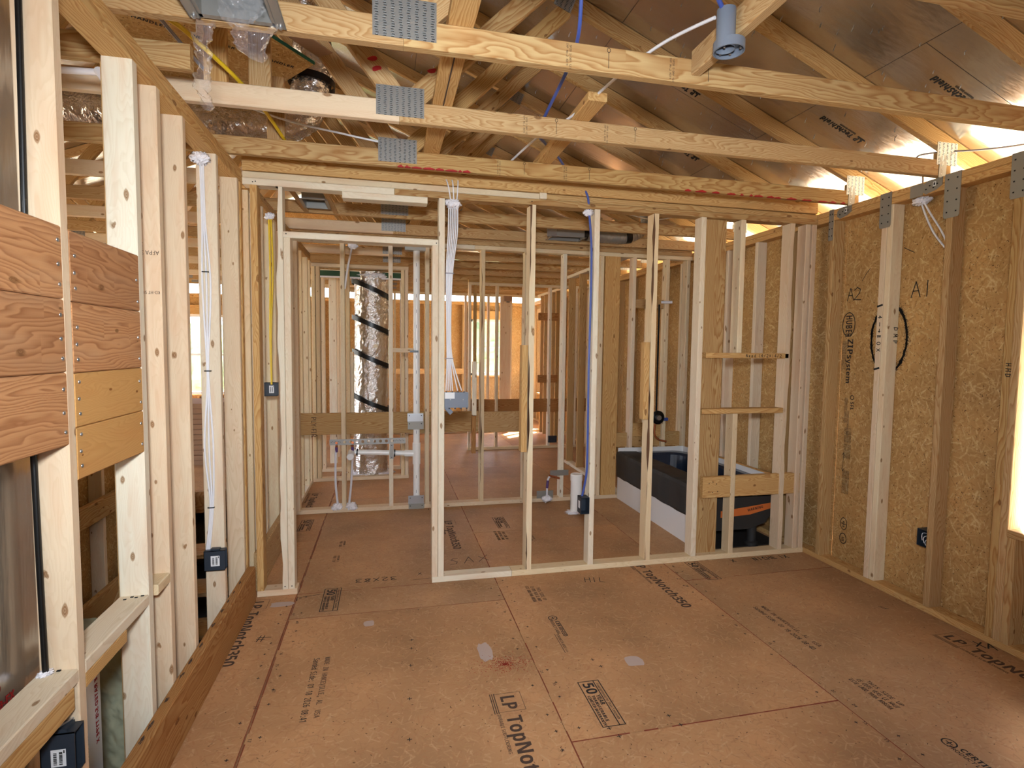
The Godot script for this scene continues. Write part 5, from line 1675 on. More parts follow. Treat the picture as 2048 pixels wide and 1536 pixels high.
	# foil duct in the closet
	var d := thing("foil_duct", "tall foil wrapped round duct with slanting black tape in the closet", "duct", Vector3(-0.19, 0, -6.66))
	part(d, "sleeve", foil_tube([Vector3(-0.19, 0.02, -6.64), Vector3(-0.19, 0.8, -6.64), Vector3(-0.17, 1.6, -6.64), Vector3(-0.17, 2.36, -6.64)], 0.205, 0.011, 33, Vector3(-0.19, 0, -6.64), 96, 0.014), M.foil_shiny, Vector3(-0.19, 0, -6.64))
	for k in 4:
		var y := [2.17, 1.76, 1.37, 0.86][k] as float
		tape_ring(d, Vector3(-0.175, y, -6.64), 0.222, 0.42)
	part(d, "foam_top", blob_mesh(Vector3(0.16, 0.04, 0.14), 0.6, 0.3, 3, 16), M.foam, Vector3(-0.14, 2.32, -6.56))
	part(d, "foam_foot", blob_mesh(Vector3(0.24, 0.03, 0.23), 0.6, 0.4, 8, 20), M.foam, Vector3(-0.19, 0.02, -6.63))
	# hall cable by the duct
	var wc := thing("white_cable", "white cable from foam down to the foil duct closet", "cable", Vector3(-0.45, 1.8, -5.15))
	tube(wc, "sheath", [Vector3(-0.30, 2.40, -5.15), Vector3(-0.34, 2.2, -5.15), Vector3(-0.365, 2.02, -5.15)], 0.009, M.white_wire, 8)
	foam(Vector3(-0.295, 2.405, -5.14), Vector3(0.035, 0.025, 0.03), "pale foam lump on the bath partition's plate by the duct", 99)
	# dark outlet box on the far floor
	var fb := thing("outlet_box", "dark box low on the hall partition far behind the bath", "electrical box", Vector3(2.45, 0.1, -7.9))
	hollow_box(fb, Vector3(2.45, 0.14, -7.93), Vector3(0.13, 0.10, 0.04), Vector3.BACK)

func tape_ring(parent: Node, c: Vector3, r: float, slope: float) -> void:
	var st := begin()
	var n := 48
	for k in n:
		var p := []
		for a in [TAU * k / n, TAU * (k + 1) / n]:
			var d := Vector3(cos(a), 0, sin(a))
			var y := -slope * cos(a)
			y *= r
			p.append([d, c * 0.0 + d * r + Vector3(0, y, 0)])
		var h := Vector3(0, 0.027, 0)
		ptri(st, p[0][1] - h, p[1][1] - h, p[1][1] + h, p[0][0], p[1][0], p[1][0])
		ptri(st, p[0][1] - h, p[1][1] + h, p[0][1] + h, p[0][0], p[1][0], p[0][0])
	part(parent, "tape_band", st.commit(), M.tape, c)

func bracket(parent: Node, x0: float, x1: float, y: float, h: float) -> void:
	var o := PackedVector2Array([Vector2(0, -h * 0.5), Vector2(x1 - x0, -h * 0.5), Vector2(x1 - x0, h * 0.5), Vector2(0, h * 0.5)])
	var st := begin()
	# strips above and below, and webs between the holes
	var L := x1 - x0
	var nh := 9
	var hx0 := 0.13
	var pitch := 0.0525
	var rad := 0.0135
	abox(st, Vector3(L * 0.5, h * 0.5 - (h * 0.5 - rad) * 0.5, 0), Vector3(L, h * 0.5 - rad, 0.0025))
	abox(st, Vector3(L * 0.5, -h * 0.5 + (h * 0.5 - rad) * 0.5, 0), Vector3(L, h * 0.5 - rad, 0.0025))
	abox(st, Vector3((hx0 - rad) * 0.5, 0, 0), Vector3(hx0 - rad, rad * 2, 0.0025))
	for k in nh:
		var cx := hx0 + pitch * k
		var nx := hx0 + pitch * (k + 1) - rad if k < nh - 1 else L
		abox(st, Vector3((cx + rad + nx) * 0.5, 0, 0), Vector3(nx - cx - rad, rad * 2, 0.0025))
		# round the corners of the square opening
		for q in 4:
			var a0 := PI * 0.5 * q
			var cr := Vector2(1 if q == 0 or q == 3 else -1, 1 if q < 2 else -1) * rad
			for s in 4:
				var b0 := a0 + PI * 0.125 * s
				var b1 := a0 + PI * 0.125 * (s + 1)
				for f in [-1.0, 1.0]:
					tri(st, Vector3(cx + cr.x, cr.y, 0.00125 * f), Vector3(cx + cos(b0) * rad, sin(b0) * rad, 0.00125 * f), Vector3(cx + cos(b1) * rad, sin(b1) * rad, 0.00125 * f), Vector3(0, 0, f))
	abox(st, Vector3(L * 0.5, -h * 0.5, -0.006), Vector3(L, 0.002, 0.014))
	part(parent, "bar", fin(st), M.galv, Vector3(x0, y, -5.114))
	for k in 12:
		for e in [0.0, 1.0]:
			if k < 7:
				box_part(parent, "small_hole", Vector3(x0 + 0.015 + 0.013 * k + e * (L - 0.11), y + 0.006 * (k % 2), -5.1125), Vector3(0.004, 0.006, 0.001), M.hole)

func build_tub() -> void:
	var t := thing("bath_tub", "white alcove bath tub under dark protective covering", "bath tub", Vector3(2.66, 0, -4.4))
	var x0 := 2.275
	var x1 := 3.000
	var z0 := -5.115
	var z1 := -3.60
	var top := 0.47
	# apron of white
	var st := begin()
	abox(st, Vector3(0, 0, 0), Vector3(0.012, 0.45, z1 - z0))
	abox(st, Vector3(0.02, 0.215, 0), Vector3(0.05, 0.02, z1 - z0))
	part(t, "apron", fin(st), M.tub_white, Vector3(x0 + 0.008, 0.225, (z0 + z1) * 0.5))
	# nailing flange rising on the wall sides
	st = begin()
	abox(st, Vector3(0, 0.01, z0 + 0.006), Vector3(x1 - x0, 0.075, 0.008))
	abox(st, Vector3((x1 - x0) * 0.5, 0.01, (z0 + z1) * 0.5), Vector3(0.008, 0.075, z1 - z0))
	abox(st, Vector3(0, -0.01, z1 - 0.006), Vector3(x1 - x0, 0.055, 0.008))
	part(t, "flange", fin(st), M.tub_white, Vector3((x0 + x1) * 0.5, top, 0))
	# basin: rim ring and sloping bowl
	st = begin()
	var n := 48
	var rings := []
	for q in [[1.0, 0.0, 6.0], [0.84, 0.0, 5.0], [0.80, -0.02, 4.5], [0.70, -0.28, 4.0], [0.60, -0.33, 3.5], [0.0, -0.34, 2.0]]:
		var ring := []
		for k in n:
			var a := TAU * k / n
			var ca := cos(a)
			var sa := sin(a)
			var e := 2.0 / float(q[2])
			ring.append(Vector3(signf(ca) * pow(absf(ca), e) * (x1 - x0) * 0.5 * q[0], q[1], signf(sa) * pow(absf(sa), e) * (z1 - z0) * 0.5 * (1.0 - (1.0 - q[0]) * 0.7)))
		rings.append(ring)
	for i in rings.size() - 1:
		for k in n:
			var k2 := (k + 1) % n
			var nn: Vector3 = (rings[i][k2] - rings[i][k]).cross(rings[i + 1][k] - rings[i][k]).normalized()
			if nn.y < 0: nn = -nn
			quad(st, rings[i][k], rings[i][k2], rings[i + 1][k2], rings[i + 1][k], nn)
	part(t, "basin", st.commit(), M.tub_film, Vector3((x0 + x1) * 0.5, top + 0.004, (z0 + z1) * 0.5))
	# pleats of blue film on the inside wall
	for k in 18:
		tube(t, "film_pleat", [Vector3(x0 + 0.16 + 0.031 * k, top - 0.01, z0 + 0.09), Vector3(x0 + 0.165 + 0.030 * k, top - 0.2, z0 + 0.14)], 0.012, M.tub_film, 8, false)
	# dark cover folded over the apron rim
	st = begin()
	var prof := [Vector2(0.20, top + 0.006), Vector2(0.02, top + 0.012), Vector2(-0.012, top + 0.006), Vector2(-0.020, top - 0.02), Vector2(-0.016, 0.245), Vector2(-0.012, 0.228)]
	var m := 24
	var nz := FastNoiseLite.new()
	nz.seed = 3
	nz.frequency = 0.9
	for i in m:
		for j in prof.size() - 1:
			var pts := []
			for q in [[i, j], [i + 1, j], [i + 1, j + 1], [i, j + 1]]:
				var zz: float = z0 + 0.01 + (z1 - z0 - 0.02) * q[0] / m
				var pp: Vector2 = prof[q[1]]
				pts.append(Vector3(x0 + pp.x + 0.008 * nz.get_noise_2d(zz * 6.0, q[1] * 3.0), pp.y + 0.006 * nz.get_noise_2d(zz * 9.0, q[1] * 5.0 + 40.0), zz))
			var nn: Vector3 = (pts[1] - pts[0]).cross(pts[3] - pts[0]).normalized()
			if nn.dot(Vector3(-1, 1, 0)) < 0: nn = -nn
			quad(st, pts[0], pts[1], pts[2], pts[3], nn)
	part(t, "protective_cover", st.commit(), M.tub_cover, Vector3.ZERO)
	# dark end of the shell, seen through the niche
	var o := PackedVector2Array([Vector2(x0 + 0.05, 0.40), Vector2(x1 - 0.03, 0.40), Vector2(x1 - 0.05, 0.33), Vector2(x1 - 0.16, 0.19), Vector2(x1 - 0.30, 0.15), Vector2(x0 + 0.10, 0.15), Vector2(x0 + 0.05, 0.22)])
	part(t, "shell_end", plate_mesh(o, Vector3.RIGHT, Vector3.UP, 0.02), M.tub_cover, Vector3(0, 0, z1 - 0.02))
	var o2 := PackedVector2Array([Vector2(2.45, 0.25), Vector2(2.70, 0.262), Vector2(2.90, 0.305), Vector2(2.945, 0.325), Vector2(2.93, 0.35), Vector2(2.70, 0.325), Vector2(2.45, 0.30)])
	part(t, "warning_tag", plate_mesh(o2, Vector3.RIGHT, Vector3.UP, 0.002), M.orange_tag, Vector3(0, 0, z1 - 0.008))
	letters(t, "WARNING", Vector3(2.68, 0.286, z1 - 0.0065), Vector3(0.97, 0.16, 0), Vector3(-0.16, 0.97, 0), 0.02, M.ink)
	part(t, "drain_boot", lathe_mesh([Vector2(0.05, 0.0), Vector2(0.05, 0.03), Vector2(0.035, 0.04), Vector2(0.035, 0.16)], 20), M.tub_cover, Vector3(2.76, 0.0, z1 - 0.06))
	box_part(t, "floor_sheet", Vector3(2.66, 0.004, -4.36), Vector3(0.70, 0.006, 1.45), M.tub_cover)

# ================================================================ behind the stair wall
func build_left_things() -> void:
	# foil faced duct board behind the first bay
	var d := thing("duct_board", "foil faced duct board with red print behind the first stair wall studs", "duct", Vector3(-1.1, 0.5, -1.2))
	var st := begin()
	abox(st, Vector3.ZERO, Vector3(0.40, 2.5, 0.9))
	part(d, "casing", fin(st), M.foil, Vector3(-1.115, 1.55, -1.30))
	letters(d, "UL 181A-P / 181B-FX", Vector3(-0.9145, 0.62, -1.30), Vector3(0, 0, -1), Vector3.UP, 0.02, M.red_ink)
	letters(d, "Shurtape AF 099", Vector3(-0.9145, 0.575, -1.32), Vector3(0, 0, -1), Vector3.UP, 0.022, M.red_ink)
	letters(d, "Shurtape", Vector3(-0.9145, 1.18, -1.40), Vector3(0, 0, -1), Vector3.UP, 0.022, M.red_ink)
	letters(d, "AF 099 UL FX", Vector3(-0.9145, 1.14, -1.36), Vector3(0, 0, -1), Vector3.UP, 0.016, M.red_ink)
	strokes(d, "red_seal", [oval(Vector2(0.0, 0.0), 1, 1), oval(Vector2(3.2, 0.6), 1, 1)], Vector3(-0.9142, 0.665, -1.46), Vector3(0, 0, -1), Vector3.UP, 0.013, 0.003, M.red_ink)
	# dull plastic window and white board low in the stair
	var pb := thing("plastic_sheet", "crumpled translucent plastic sheet low behind the second bay", "plastic sheet", Vector3(-1.3, 0, -2.2))
	part(pb, "sheet", crumple(0.5, 0.8, 40, 60, 0.011, 77, 0.0), M.sheet_plastic, Vector3(-1.22, 0.36, -2.55))
	var wb := thing("white_board", "white board edge with red print low behind the second bay", "board", Vector3(-1.0, -0.3, -1.95))
	box_part(wb, "panel", Vector3(-0.98, 0.02, -2.0), Vector3(0.03, 0.84, 0.16), M.concrete_pipe)
	letters(wb, "FIRE RATED 5/8 TYPE X", Vector3(-0.963, 0.42, -2.06), Vector3.DOWN, Vector3(0, 0, 1), 0.018, M.red_ink)
	letters(wb, "5/8 X 12", Vector3(-0.963, 0.22, -1.99), Vector3.DOWN, Vector3(0, 0, 1), 0.018, M.ink)
	# bundles stacked by the far window
	for k in 2:
		var b := thing("carton_stack", "stack of brown cartons by the far stair window" if k == 0 else "wide stack of brown cartons with a torn wrapper by the far window", "cartons", Vector3(-2.3 - 0.9 * k, 0, -7.6 - 0.5 * k))
		for j in 12:
			sheet(b, "carton", Vector3(-2.85 - 0.86 * k + 0.01 * (j % 3), 0.001 + 0.065 * j, -8.3 - 0.5 * k), Vector3(-2.05 - 0.86 * k, 0.061 + 0.065 * j, -7.5 - 0.5 * k + 0.01 * (j % 2)), M.kraft)
	# stair opening trimmer
	var s := thing("stair_stringer", "pair of rough stringers running down the open stair", "stair", Vector3(-1.4, -1.0, -3))
	bar(s, "stringer", Vector3(-1.9, -0.05, -5.0), Vector3(-1.9, -2.6, -1.4), Vector3(0, 0.7, -0.7), 0.28, 0.038, SYP[1])
	bar(s, "stringer", Vector3(-0.95, -0.05, -5.0), Vector3(-0.95, -2.6, -1.4), Vector3(0, 0.7, -0.7), 0.28, 0.038, SYP[1])
	for k in 12:
		bd(s, "tread", Vector3(-1.9, -0.20 - 0.195 * k, -5.0 + 0.275 * k), Vector3(-0.95, -0.165 - 0.195 * k, -4.72 + 0.275 * k), SYP[k % 3])

# ================================================================ marks on the floor
func build_floor_marks() -> void:
	var f: Node3D = M.floor_node
	var dz := Vector3(0, 0, 1)
	var ux := Vector3(1, 0, 0)
	# red chalk along the joints
	var st := begin()
	var r := RandomNumberGenerator.new()
	r.seed = 3
	var add := func(a: Vector3, b: Vector3, w: float) -> void:
		var d := (b - a)
		var n := int(d.length() / 0.06)
		for i in n:
			if r.randf() < 0.12: continue
			var p0 := a + d * (float(i) / n)
			var p1 := a + d * (float(i + 1) / n)
			var s := Vector3(d.z, 0, -d.x).normalized() * w * r.randf_range(0.35, 0.65)
			p0.y = 0.0006; p1.y = 0.0006
			quad(st, p0 - s, p1 - s, p1 + s, p0 + s, Vector3.UP)
	for x in [SX - 0.004, SX + 0.005, SX + 1.2192 + 0.002, SX + 2.4384 - 0.002]:
		add.call(Vector3(x, 0, -11), Vector3(x, 0, 2), 0.0042)
	add.call(Vector3(SX, 0, -3.447), Vector3(0.28, 0, -3.447), 0.004)
	add.call(Vector3(SX, 0, -3.13), Vector3(SX + 1.2192, 0, -3.131), 0.003)
	add.call(Vector3(SX + 1.2192, 0, -1.908), Vector3(SX + 2.4384, 0, -1.909), 0.006)
	add.call(Vector3(SX + 2.4384, 0, -3.163), Vector3(XR, 0, -3.164), 0.005)
	part(f, "chalk_lines", st.commit(), M.chalk, Vector3.ZERO)
	# maker's print
	var topnotch := func(x: float, z: float, sc: float, lp := true) -> void:
		if lp:
			letters(f, "LP", Vector3(x, 0, z), dz, ux, 0.062 * sc, M.ink_soft)
			strokes(f, "print_frame", [[Vector2(-0.2, -0.3), Vector2(-0.2, 1.5), Vector2(1.75, 1.5), Vector2(1.75, -0.3)]], Vector3(x, 0, z), dz, ux, 0.062 * sc, 0.002, M.ink_soft)
			strokes(f, "print_frame", [[Vector2(-0.25, -0.36), Vector2(1.85, -0.36)], [Vector2(-0.25, -0.5), Vector2(1.85, -0.5)], [Vector2(-0.25, -0.64), Vector2(1.85, -0.64)]], Vector3(x, 0, z), dz, ux, 0.062 * sc, 0.004, M.ink_soft)
		letters(f, "TopNotch350", Vector3(x, 0, z + 0.135 * sc), dz, ux, 0.062 * sc, M.ink_soft)
		letters(f, "DURABLE SUB-FLOORING", Vector3(x - 0.032 * sc, 0, z + 0.12 * sc), dz, ux, 0.014 * sc, M.ink_soft, false)
	topnotch.call(-0.775, -3.40, 1.0)
	topnotch.call(0.470, -2.240, 1.0)
	topnotch.call(1.690, -3.505, 1.0)
	topnotch.call(2.885, -2.255, 1.0)
	topnotch.call(0.48, -4.70, 1.0)
	topnotch.call(-0.75, -5.85, 1.0)
	var fifty := func(x: float, z: float, sc: float) -> void:
		strokes(f, "print_frame", [[Vector2(0, 0), Vector2(0.30, 0), Vector2(0.30, 0.097), Vector2(0, 0.097), Vector2(0, 0)], [Vector2(0, 0.072), Vector2(0.30, 0.072)]], Vector3(x, 0, z), dz, ux, sc, 0.0045, M.ink)
		letters(f, "50", Vector3(x + 0.014 * sc, 0, z + 0.012), dz, ux, 0.050 * sc, M.ink)
		letters(f, "YEAR", Vector3(x + 0.046 * sc, 0, z + 0.100 * sc), dz, ux, 0.020 * sc, M.ink)
		letters(f, "TRANSFERABLE", Vector3(x + 0.026 * sc, 0, z + 0.100 * sc), dz, ux, 0.014 * sc, M.ink, true, false, 1.2)
		letters(f, "LIMITED WARRANTY", Vector3(x + 0.008 * sc, 0, z + 0.100 * sc), dz, ux, 0.013 * sc, M.ink, true, false, 1.1)
		letters(f, "Guaranteed to Stay Smooth", Vector3(x + 0.079 * sc, 0, z + 0.02), dz, ux, 0.011 * sc, M.ink_soft, false, false, 1.3)
	fifty.call(0.837, -2.260, 1.0)
	fifty.call(-0.379, -3.490, 1.0)
	fifty.call(2.06, -3.44, 1.0)
	fifty.call(0.91, -4.72, 1.0)
	fifty.call(-0.72, -4.95, 1.0)
	letters(f, "MADE IN HANCEVILLE, AL  USA", Vector3(-0.296, 0, -2.705), dz, ux, 0.022, M.ink_soft, false, true, 0.9)
	letters(f, "Sanded Side: 01 18 2026 08:41", Vector3(-0.349, 0, -2.704), dz, ux, 0.026, M.ink, true, true, 0.74)
	letters(f, "MADE IN HANCEVILLE, AL  USA", Vector3(2.150, 0, -2.745), dz, ux, 0.022, M.ink_soft, false, true, 0.9)
	letters(f, "Sanded Side: 01 18 2026 08:40", Vector3(2.098, 0, -2.747), dz, ux, 0.026, M.ink, true, true, 0.74)
	for q in [[0.838, -3.275], [2.062, -2.02], [0.84, -4.35]]:
		letters(f, "THIS SIDE UP", Vector3(q[0] + 0.075, 0, q[1] + 0.02), dz, ux, 0.020, M.ink_soft, false, true, 0.9)
		letters(f, "CE COTE VERS LE HAUT", Vector3(q[0] + 0.042, 0, q[1]), dz, ux, 0.020, M.ink, false, true, 0.62)
		letters(f, "ESTE LADO PARA ARRIBA", Vector3(q[0] + 0.010, 0, q[1] - 0.01), dz, ux, 0.020, M.ink, false, true, 0.62)
	for q in [[0.872, -2.855], [2.09, -1.60]]:
		strokes(f, "print_seal", [oval(Vector2(0, 0), 1, 1, 18), [Vector2(-0.5, 0), Vector2(0.5, 0)], [Vector2(0, -0.5), Vector2(0, 0.5)]], Vector3(q[0] + 0.03, 0, q[1]), dz, ux, 0.024, 0.005, M.ink)
		letters(f, "CERTIFIED", Vector3(q[0] + 0.03, 0, q[1] + 0.035), dz, ux, 0.024, M.ink, true)
		letters(f, "PRODUCT LABEL", Vector3(q[0] + 0.005, 0, q[1] + 0.01), dz, ux, 0.016, M.ink, false)
		letters(f, "STRENGTH AXIS >>>", Vector3(q[0] - 0.005, 0, q[1] + 0.17), dz, ux, 0.014, M.ink_soft, false)
		strokes(f, "print_line", [[Vector2(0, 0), Vector2(1, 0)]], Vector3(q[0] - 0.012, 0, q[1] + 0.17), dz, ux, 0.18, 0.003, M.ink_soft)
	for q in [[-0.36, -4.35], [-0.38, -4.05], [1.1, -4.2]]:
		letters(f, "PRP-108", Vector3(q[0], 0, q[1]), dz, ux, 0.02, M.ink_soft, false, true)
		letters(f, "EXPOSURE 1", Vector3(q[0] + 0.03, 0, q[1]), dz, ux, 0.014, M.ink_soft, false, true)
	# little printed crosses and figures along the long joints
	var cr := []
	for x in [SX, SX + 1.2192, SX + 2.4384]:
		var z := -3.4
		while z < -1.0:
			for q in [-0.045, 0.05]:
				if r.randf() < 0.6:
					var c := Vector2(z, x + q + r.randf_range(-0.01, 0.01))
					cr.append([c + Vector2(-0.006, 0), c + Vector2(0.006, 0)])
					cr.append([c + Vector2(0, -0.006), c + Vector2(0, 0.006)])
			if r.randf() < 0.5:
				letters(f, str(r.randi_range(4, 24)), Vector3(x + r.randf_range(-0.07, 0.06), 0, z), dz, ux, 0.013, M.ink_soft, false)
			z += 0.1016
	for q in [[0.12, -2.78], [0.115, -2.7], [0.105, -2.55], [0.09, -2.3], [0.08, -2.05], [0.99, -2.36], [0.97, -2.42], [0.86, -1.95], [0.88, -1.90], [1.13, -1.97], [1.15, -1.91]]:
		var c := Vector2(q[1], q[0])
		cr.append([c + Vector2(-0.009, 0), c + Vector2(0.009, 0)])
		cr.append([c + Vector2(0, -0.009), c + Vector2(0, 0.009)])
	strokes(f, "print_crosses", cr, Vector3.ZERO, dz, ux, 1.0, 0.0035, M.ink)
	# handwriting: the door size, read from the far side
	hand(f, "32X83", Vector3(0.055, 0, -3.60), Vector3(-1, 0, 0), Vector3(0, 0, 1), 0.055, 0.004, 1.25)
	hand(f, "NICHE 1X", Vector3(2.59, 0, -3.375), Vector3(1, 0, 0), Vector3(0, 0, -1), 0.05, 0.005, 0.95)
	hand(f, "X", Vector3(2.41, 0, -3.38), Vector3(1, 0, 0), Vector3(0, 0, -1), 0.045, 0.005, 1.0)
	hand(f, "HIL", Vector3(1.25, 0, -3.27), Vector3(0.98, 0, 0.2), Vector3(0.2, 0, -0.98), 0.07, 0.003, 0.8)
	hand(f, "#", Vector3(-0.66, 0, -2.92), Vector3(0.98, 0, 0.1), Vector3(0.1, 0, -0.98), 0.06, 0.003, 1.0)
	hand(f, "X", Vector3(0.20, 0, -3.60), Vector3(1, 0, 0), Vector3(0, 0, -1), 0.03, 0.003, 1.0)
	hand(f, "XA", Vector3(2.96, 0, -2.13), Vector3(0.8, 0, 0.6), Vector3(0.6, 0, -0.8), 0.06, 0.005, 1.0)
	hand(f, "LL", Vector3(2.85, 0, -2.57), Vector3(1, 0, 0.1), Vector3(-0.3, 0, -0.9), 0.035, 0.003, 0.5)
	hand(f, "SAX", Vector3(0.42, 0, -3.72), Vector3(1, 0, -0.1), Vector3(0.1, 0, -1), 0.11, 0.003, 1.2)
	hand(f, "1A5", Vector3(0.36, 0, -5.05), Vector3(1, 0, 0), Vector3(0, 0, -1), 0.05, 0.003, 1.3)
	strokes(f, "pen_marks", [[Vector2(-0.53, 3.40), Vector2(-0.40, 3.42)], [Vector2(-0.53, 3.40), Vector2(-0.525, 3.36)], [Vector2(0.16, 3.52), Vector2(0.27, 3.53)]], Vector3.ZERO, Vector3(1, 0, 0), Vector3(0, 0, -1), 1.0, 0.004, M.pen)
	# white dust and a spill of red chalk
	spill(f, "white_smear", Vector3(0.472, 0, -2.595), 0.035, 0.085, M.smear_white, 26)
	spill(f, "white_smear", Vector3(1.165, 0, -2.37), 0.045, 0.045, M.smear_white, 12)
	spill(f, "white_smear", Vector3(-0.10, 0, -3.0), 0.03, 0.03, M.smear_white, 10)
	spill(f, "white_smear", Vector3(-0.60, 0, -3.33), 0.07, 0.03, M.smear_white, 10)
	var s3 := begin()
	for k in 620:
		var rad := absf(r.randfn(0.0, 0.055))
		var a := r.randf() * TAU
		var c := Vector3(0.545 + cos(a) * rad * 1.5, 0.0008, -2.475 + sin(a) * rad)
		var q := r.randf_range(0.002, 0.007)
		tri(s3, c, c + Vector3(q, 0, q * 0.4), c + Vector3(q * 0.2, 0, q), Vector3.UP)
	var cp := part(f, "chalk_spill", s3.commit(), M.chalk_spill, Vector3.ZERO)
	cp.set_meta("kind", "stuff")

func spill(parent: Node, called: String, at: Vector3, rx: float, rz: float, mat: Material, n: int) -> void:
	var o := PackedVector2Array()
	for i in n:
		var a := TAU * i / n
		var e := 0.5
		o.append(Vector2(signf(cos(a)) * pow(absf(cos(a)), e) * rx, signf(sin(a)) * pow(absf(sin(a)), e) * rz) * rng.randf_range(0.82, 1.05))
	part(parent, called, plate_mesh(o, Vector3.RIGHT, Vector3.BACK, 0.0008), mat, at + Vector3(0, 0.0004, 0))

# simple pen letters on a 0..1 grid
func hand(parent: Node, s: String, at: Vector3, dir: Vector3, up: Vector3, h: float, w: float, pitch: float) -> void:
	var V := func(x: float, y: float) -> Vector2: return Vector2(x, y)
	var G := {
		"3": [[V.call(0, 0.9), V.call(0.3, 1), V.call(0.6, 0.85), V.call(0.5, 0.6), V.call(0.2, 0.5), V.call(0.6, 0.4), V.call(0.6, 0.12), V.call(0.3, 0), V.call(0, 0.1)]],
		"2": [[V.call(0, 0.8), V.call(0.25, 1), V.call(0.55, 0.85), V.call(0.5, 0.55), V.call(0, 0.05), V.call(0.65, 0)]],
		"8": [[V.call(0.3, 0.5), V.call(0.05, 0.75), V.call(0.3, 1), V.call(0.55, 0.75), V.call(0.3, 0.5), V.call(0, 0.22), V.call(0.3, 0), V.call(0.6, 0.22), V.call(0.3, 0.5)], [V.call(0, 0.1), V.call(0.7, 0.95)]],
		"X": [[V.call(0, 0), V.call(0.6, 1)], [V.call(0, 0.9), V.call(0.65, 0.05)]],
		"N": [[V.call(0, 0), V.call(0.05, 1), V.call(0.45, 0.02), V.call(0.5, 1)]],
		"I": [[V.call(0.25, 0), V.call(0.28, 1)]],
		"C": [[V.call(0.6, 0.85), V.call(0.3, 1), V.call(0.05, 0.6), V.call(0.15, 0.1), V.call(0.6, 0.08)]],
		"H": [[V.call(0, 0), V.call(0.05, 1)], [V.call(0.5, 0), V.call(0.5, 1)], [V.call(0, 0.5), V.call(0.52, 0.55)]],
		"E": [[V.call(0.55, 1), V.call(0.02, 0.95), V.call(0, 0), V.call(0.55, 0.05)], [V.call(0, 0.5), V.call(0.45, 0.55)]],
		"1": [[V.call(0.3, 0), V.call(0.32, 1)]],
		"L": [[V.call(0.2, 1), V.call(0.1, 0.1), V.call(0.55, 0.0)]],
		"A": [[V.call(0, 0), V.call(0.3, 1), V.call(0.62, 0)], [V.call(0.1, 0.4), V.call(0.5, 0.42)]],
		"#": [[V.call(0.1, 0), V.call(0.2, 1)], [V.call(0.45, 0), V.call(0.5, 1)], [V.call(0, 0.35), V.call(0.65, 0.35)], [V.call(0, 0.65), V.call(1.1, 0.68)]],
		"S": [[V.call(0.55, 0.9), V.call(0.25, 1), V.call(0.1, 0.75), V.call(0.5, 0.4), V.call(0.45, 0.08), V.call(0.05, 0.05)]],
		"5": [[V.call(0.55, 1), V.call(0.1, 0.97), V.call(0.08, 0.55), V.call(0.5, 0.5), V.call(0.5, 0.1), V.call(0.05, 0.02)]],
		"4": [[V.call(0.45, 0), V.call(0.45, 1), V.call(0, 0.4), V.call(0.6, 0.4)]],
		"D": [[V.call(0, 0), V.call(0.05, 1), V.call(0.5, 0.8), V.call(0.5, 0.2), V.call(0, 0)]],
		"M": [[V.call(0, 0), V.call(0.1, 1), V.call(0.3, 0.3), V.call(0.5, 1), V.call(0.6, 0)]],
		"P": [[V.call(0.05, 0), V.call(0.05, 1), V.call(0.5, 0.85), V.call(0.45, 0.5), V.call(0.05, 0.45)]],
		"e": [[V.call(0.05, 0.3), V.call(0.45, 0.35), V.call(0.35, 0.58), V.call(0.08, 0.45), V.call(0.1, 0.08), V.call(0.45, 0.05)]],
		"d": [[V.call(0.4, 0.5), V.call(0.1, 0.45), V.call(0.1, 0.05), V.call(0.42, 0.1), V.call(0.45, 1.0), V.call(0.42, 0)]],
		"/": [[V.call(0, 0), V.call(0.5, 1)]],
		"B": [[V.call(0, 0), V.call(0.03, 1), V.call(0.45, 0.8), V.call(0.05, 0.5), V.call(0.5, 0.25), V.call(0, 0)]],
		"O": [oval(Vector2(0.3, 0.5), 0.3, 0.5, 12)],
		"v": [[V.call(0.05, 0.55), V.call(0.3, 0), V.call(0.55, 0.55)]],
		"-": [[V.call(0.0, 0.5), V.call(0.9, 0.5)]],
		">": [[V.call(0.0, 0.5), V.call(0.8, 0.5)], [V.call(0.5, 0.75), V.call(0.8, 0.5), V.call(0.5, 0.25)]],
	}
	var list := []
	var x := 0.0
	for ch in s:
		if G.has(ch):
			for q in G[ch]:
				var o := []
				for p in q: o.append(p + Vector2(x, 0))
				list.append(o)
		x += (0.8 * pitch) if ch != " " else 0.5 * pitch
	if list.size() > 0:
		strokes(parent, "handwriting", list, at, dir.normalized(), up.normalized(), h, w * 1.5, M.pen)

